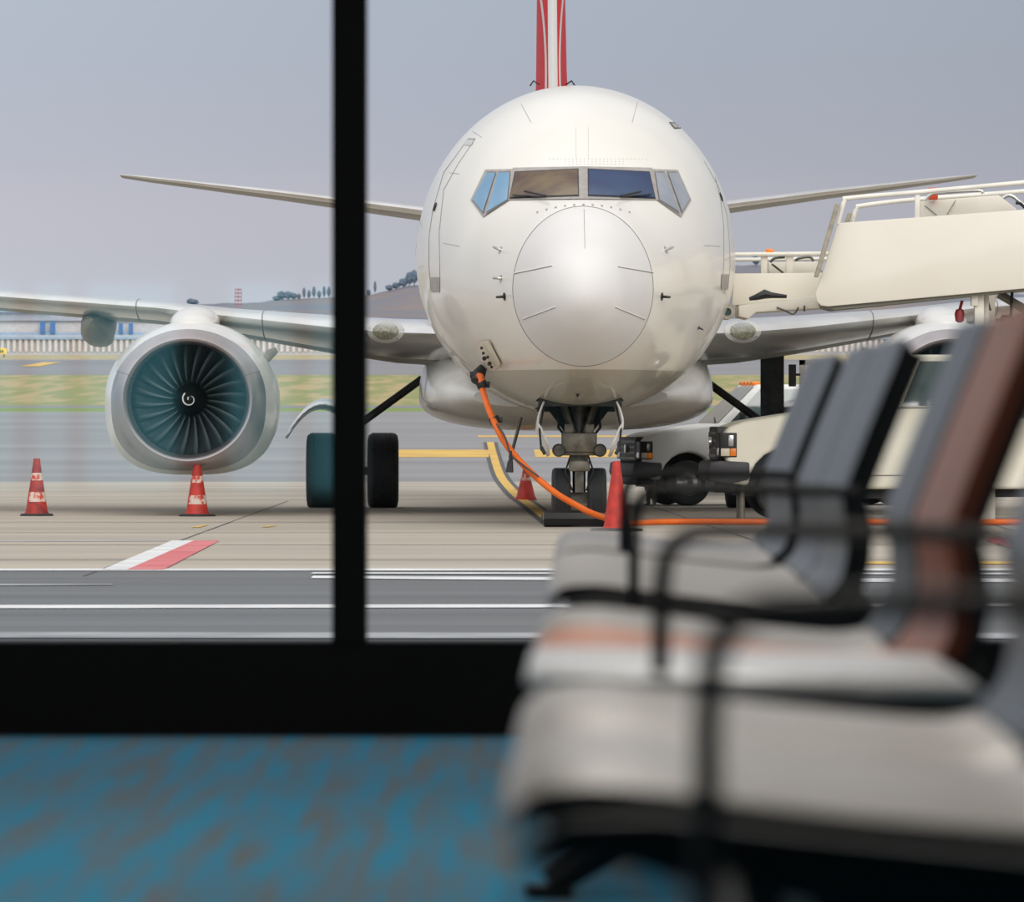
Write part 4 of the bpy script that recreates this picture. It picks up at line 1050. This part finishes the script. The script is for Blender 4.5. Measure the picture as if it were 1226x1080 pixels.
def ribpoly(name, poly, u, th, m, parent):
    a = [RP(x, y, u) for x, y in poly]; c = [p+Vector((0, th, 0)) for p in a]; n_ = len(a)
    return under(MB().add(a+c, [tuple(range(n_)), tuple(range(2*n_-1, n_-1, -1))]+[(i, (i+1) % n_, (i+1) % n_+n_, i+n_) for i in range(n_)]).build(name, m, None, bevel=.003), parent)
def shell(u0, u1, parent):
    prof = seatF[3:]+backF[1:]; rows = []
    for u in (u0, u1):
        f = []; g = []
        for i, p in enumerate(prof):
            t = prof[min(i+1, len(prof)-1)]-prof[max(i-1, 0)]; nv = Vector((-t.y, t.x, 0)).normalized()
            a = p+nv*20; b_ = p+nv*33
            f.append(RP(a.x, a.y, u)); g.append(RP(b_.x, b_.y, u))
        rows.append(f+g[::-1])
    mb = MB().grid(rows, True); n_ = len(rows[0]); np_ = len(prof)
    for row in rows: mb.add(row, [(k, k+1, n_-2-k, n_-1-k) for k in range(np_-1)])
    return under(mb.build('seat_shell', M['seatblack'], None), parent)
sidepoly = [(-38, 246), (-10, 226), (40, 224), (130, 235), (240, 246), (300, 243), (335, 215), (345, 240), (330, 278), (250, 284), (130, 272), (60, 262), (10, 246), (-25, 250)]
def arm(u, parent):
    pts = smoothpath([RP(x, y, u) for x, y in ((58, 262), (58, 200), (59, 140), (64, 112), (80, 98), (110, 95), (200, 95), (290, 97), (322, 100))], 6)
    mb = MB(); n_ = len(pts); rows = []
    for i, p in enumerate(pts):
        t = (pts[min(i+1, n_-1)]-pts[max(i-1, 0)]).normalized(); a = Vector((0, 1, 0)); b_ = t.cross(a).normalized()
        rows.append([p+a*(.02*math.cos(k*PI/6))+b_*(.008*math.sin(k*PI/6)) for k in range(12)])
    return under(mb.grid(rows, True, True, True).build('armrest', M['arm'], None), parent)
def legs(u, parent):
    a = RP(170, 285, u); mb = MB()
    mb.tube([a, Vector((a.x, a.y, FLOOR+.12))], .028, 10)
    mb.tube([Vector((a.x, a.y, FLOOR+.16)), Vector((a.x-.24, a.y-.02, FLOOR+.02))], .022, 10); mb.tube([Vector((a.x, a.y, FLOOR+.16)), Vector((a.x+.2, a.y, FLOOR+.02))], .022, 10)
    mb.lathe([(.035, 0), (.035, .02)], (a.x-.24, a.y-.02, FLOOR), 'z', 12); mb.lathe([(.035, 0), (.035, .02)], (a.x+.2, a.y, FLOOR), 'z', 12)
    return under(mb.build('leg', M['seatblack'], None), parent)
def beam(u0, u1, parent):
    mb = MB(); rows = []
    for u in (u0, u1):
        c_ = RP(170, 285, u); rows.append([c_+Vector((x, 0, z)) for x, z in ((-.05, -.03), (.05, -.03), (.05, .03), (-.05, .03))])
    return under(mb.grid(rows, True, True, True).build('beam', M['seatblack'], None), parent)
def seat_pair(u0, u1, parent, brown=False):
    g = .004
    s = pad('seat', seatF, u0+g, u1-g, 24, M['brown'] if brown else M['seat'], parent, M['brownside'] if brown else M['seatblack'])
    b_ = pad('backrest', backF, u0+g, u1-g, 27, M['brownback'] if brown else M['backv'], parent, M['brownside'] if brown else M['seatblack'], ribs=2, puff=4.0)
    if brown:
        s['label'] = 'brown leather seat pad'; b_['label'] = 'brown leather backrest'
b1_ = tag(empty('waiting_bench', tuple(RP(170, 0, 1.2).xy)+(FLOOR,)), 'far grey bench of four slate padded seats standing closest to the window', 'bench', 'airport waiting benches')
b2_ = tag(empty('waiting_bench', tuple(RP(170, 0, .66).xy)+(FLOOR,)), 'near bench with a brown leather seat, white side table and blurred grey seats', 'bench', 'airport waiting benches')
for u0, u1 in ((1.0, 1.109), (1.109, 1.218), (1.27, 1.35), (1.35, 1.43)): seat_pair(u0, u1, b1_)
for u0, u1 in ((1.0, 1.218), (1.27, 1.43)): shell(u0+.002, u1-.002, b1_)
seat_pair(.793, .862, b2_); seat_pair(.709, .79, b2_, True); seat_pair(.542, .622, b2_); seat_pair(.457, .539, b2_)
shell(.711, .86, b2_); shell(.459, .62, b2_)
for u, par in ((.996, b1_), (1.265, b1_), (.706, b2_), (.62, b2_), (.453, b2_)):
    ribpoly('side_frame', sidepoly, u, .03, M['seatblack'], par)
for u, par in ((1.245, b1_), (.988, b1_), (.64, b2_), (.395, b2_)): arm(u, par)
beam(.99, 1.42, b1_); beam(.46, .855, b2_)
under(MB().tube([RP(58, 258, .392), RP(70, 262, .42), RP(75, 262, .456)], .012, 8).build('arm_bracket', M['seatblack'], None), b2_)
for u, par in ((1.05, b1_), (1.38, b1_), (.80, b2_), (.56, b2_)): legs(u, par)
# table top between the seats
mb = MB(); poly = [(-40, 212), (-46, 208), (-44, 203), (-36, 201), (290, 208), (300, 212), (298, 220), (-30, 217)]
a = [RP(x, y, .629) for x, y in poly]; c = [RP(x, y, .703) for x, y in poly]; n_ = len(a)
under(mb.add(a+c, [tuple(range(n_)), tuple(range(2*n_-1, n_-1, -1))]+[(i, (i+1) % n_, (i+1) % n_+n_, i+n_) for i in range(n_)]).build('table_top', M['table'], None, bevel=.003), b2_)
b2_.children[-1]['label'] = 'white table top'

# ------------------------------------------------------------------ light
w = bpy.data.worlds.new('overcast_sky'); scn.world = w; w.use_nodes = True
nt = w.node_tree; bg = nt.nodes['Background']
tc = nt.nodes.new('ShaderNodeTexCoord'); sp = nt.nodes.new('ShaderNodeSeparateXYZ'); nt.links.new(tc.outputs['Generated'], sp.inputs[0])
mp = nt.nodes.new('ShaderNodeMapping'); mp.inputs['Scale'].default_value = (6, 6, 60); nt.links.new(tc.outputs['Generated'], mp.inputs[0])
nz = nt.nodes.new('ShaderNodeTexNoise'); nz.inputs['Scale'].default_value = 1.0; nz.inputs['Detail'].default_value = 3; nt.links.new(mp.outputs[0], nz.inputs[0])
nm = nt.nodes.new('ShaderNodeMath'); nm.operation = 'MULTIPLY_ADD'; nm.inputs[1].default_value = .022; nm.inputs[2].default_value = -.011; nt.links.new(nz.outputs['Fac'], nm.inputs[0])
ad = nt.nodes.new('ShaderNodeMath'); ad.operation = 'ADD'; nt.links.new(sp.outputs['Z'], ad.inputs[0]); nt.links.new(nm.outputs[0], ad.inputs[1])
pw = nt.nodes.new('ShaderNodeMath'); pw.operation = 'POWER'; pw.inputs[1].default_value = .5; pw.use_clamp = True
cl = nt.nodes.new('ShaderNodeClamp'); nt.links.new(ad.outputs[0], cl.inputs[0]); nt.links.new(cl.outputs[0], pw.inputs[0])
rmp = nt.nodes.new('ShaderNodeValToRGB'); nt.links.new(pw.outputs[0], rmp.inputs[0])
els = [(0.0, (182, 187, 196)), (.12, (184, 187, 196)), (.17, (183, 183, 193)), (.205, (174, 179, 191)), (.235, (172, 180, 193)), (.30, (178, 186, 198)), (.45, (196, 200, 208)), (.75, (236, 236, 238)), (1.0, (255, 255, 255))]
cr = rmp.color_ramp
cr.elements[0].position = 0; cr.elements[0].color = lin(els[0][1]); cr.elements[1].position = 1; cr.elements[1].color = lin(els[-1][1])
for p, c_ in els[1:-1]:
    e = cr.elements.new(p); e.color = lin(c_)
nt.links.new(rmp.outputs[0], bg.inputs[0])
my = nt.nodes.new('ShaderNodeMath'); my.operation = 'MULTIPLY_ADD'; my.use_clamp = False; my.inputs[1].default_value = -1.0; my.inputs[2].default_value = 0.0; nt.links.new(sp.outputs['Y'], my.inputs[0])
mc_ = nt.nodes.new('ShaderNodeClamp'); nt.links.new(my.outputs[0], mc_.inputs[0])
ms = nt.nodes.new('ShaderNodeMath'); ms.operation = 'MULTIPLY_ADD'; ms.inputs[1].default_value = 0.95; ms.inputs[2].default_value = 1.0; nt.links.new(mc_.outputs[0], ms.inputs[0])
hx = nt.nodes.new('ShaderNodeMapRange'); hx.inputs['From Min'].default_value = -.075; hx.inputs['From Max'].default_value = .075; hx.inputs['To Min'].default_value = 1.14; hx.inputs['To Max'].default_value = .90
nt.links.new(sp.outputs['X'], hx.inputs['Value'])
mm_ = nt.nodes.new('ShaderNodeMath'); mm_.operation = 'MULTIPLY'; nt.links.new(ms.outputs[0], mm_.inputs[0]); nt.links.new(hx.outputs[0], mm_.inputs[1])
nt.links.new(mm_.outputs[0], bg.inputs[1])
def light(name, type_, energy, loc, rot, **kw):
    l = bpy.data.lights.new(name, type_); l.energy = energy
    for k, v in kw.items(): setattr(l, k, v)
    o = bpy.data.objects.new(name, l); col.objects.link(o); o.location = loc; o.rotation_euler = rot; return o
light('sun_light', 'SUN', 1.25, (0, 0, 30), (math.radians(62), 0, math.radians(18)), angle=math.radians(34), color=(1, .955, .88))
for i, (x, y) in enumerate(((-3.5, 4), (-3.5, 9), (0.3, 6), (0.3, 11), (3.5, 8))):
    light('ceiling_lamp', 'AREA', 45, (x, y, CZ-.05), (0, 0, 0), shape='RECTANGLE', size=.6, size_y=1.8, color=(1, .95, .88))

# ------------------------------------------------------------------ camera
cam = bpy.data.cameras.new('camera'); co = bpy.data.objects.new('camera', cam); col.objects.link(co); scn.camera = co
co.location = (0, 0, EYE); co.rotation_euler = (PI/2, 0, 0)
cam.sensor_fit = 'HORIZONTAL'; cam.sensor_width = 36; cam.lens = F/1226*36
cam.shift_x = 0.0; cam.shift_y = -(540-H)/1226.0
cam.clip_start = .1; cam.clip_end = 20000
cam.dof.use_dof = True; cam.dof.focus_distance = 84; cam.dof.aperture_fstop = cam.lens/22.0
scn.view_settings.view_transform = 'Standard'; scn.view_settings.look = 'None'
scn.view_settings.exposure = 0.0
scn.cycles.transparent_max_bounces = 12
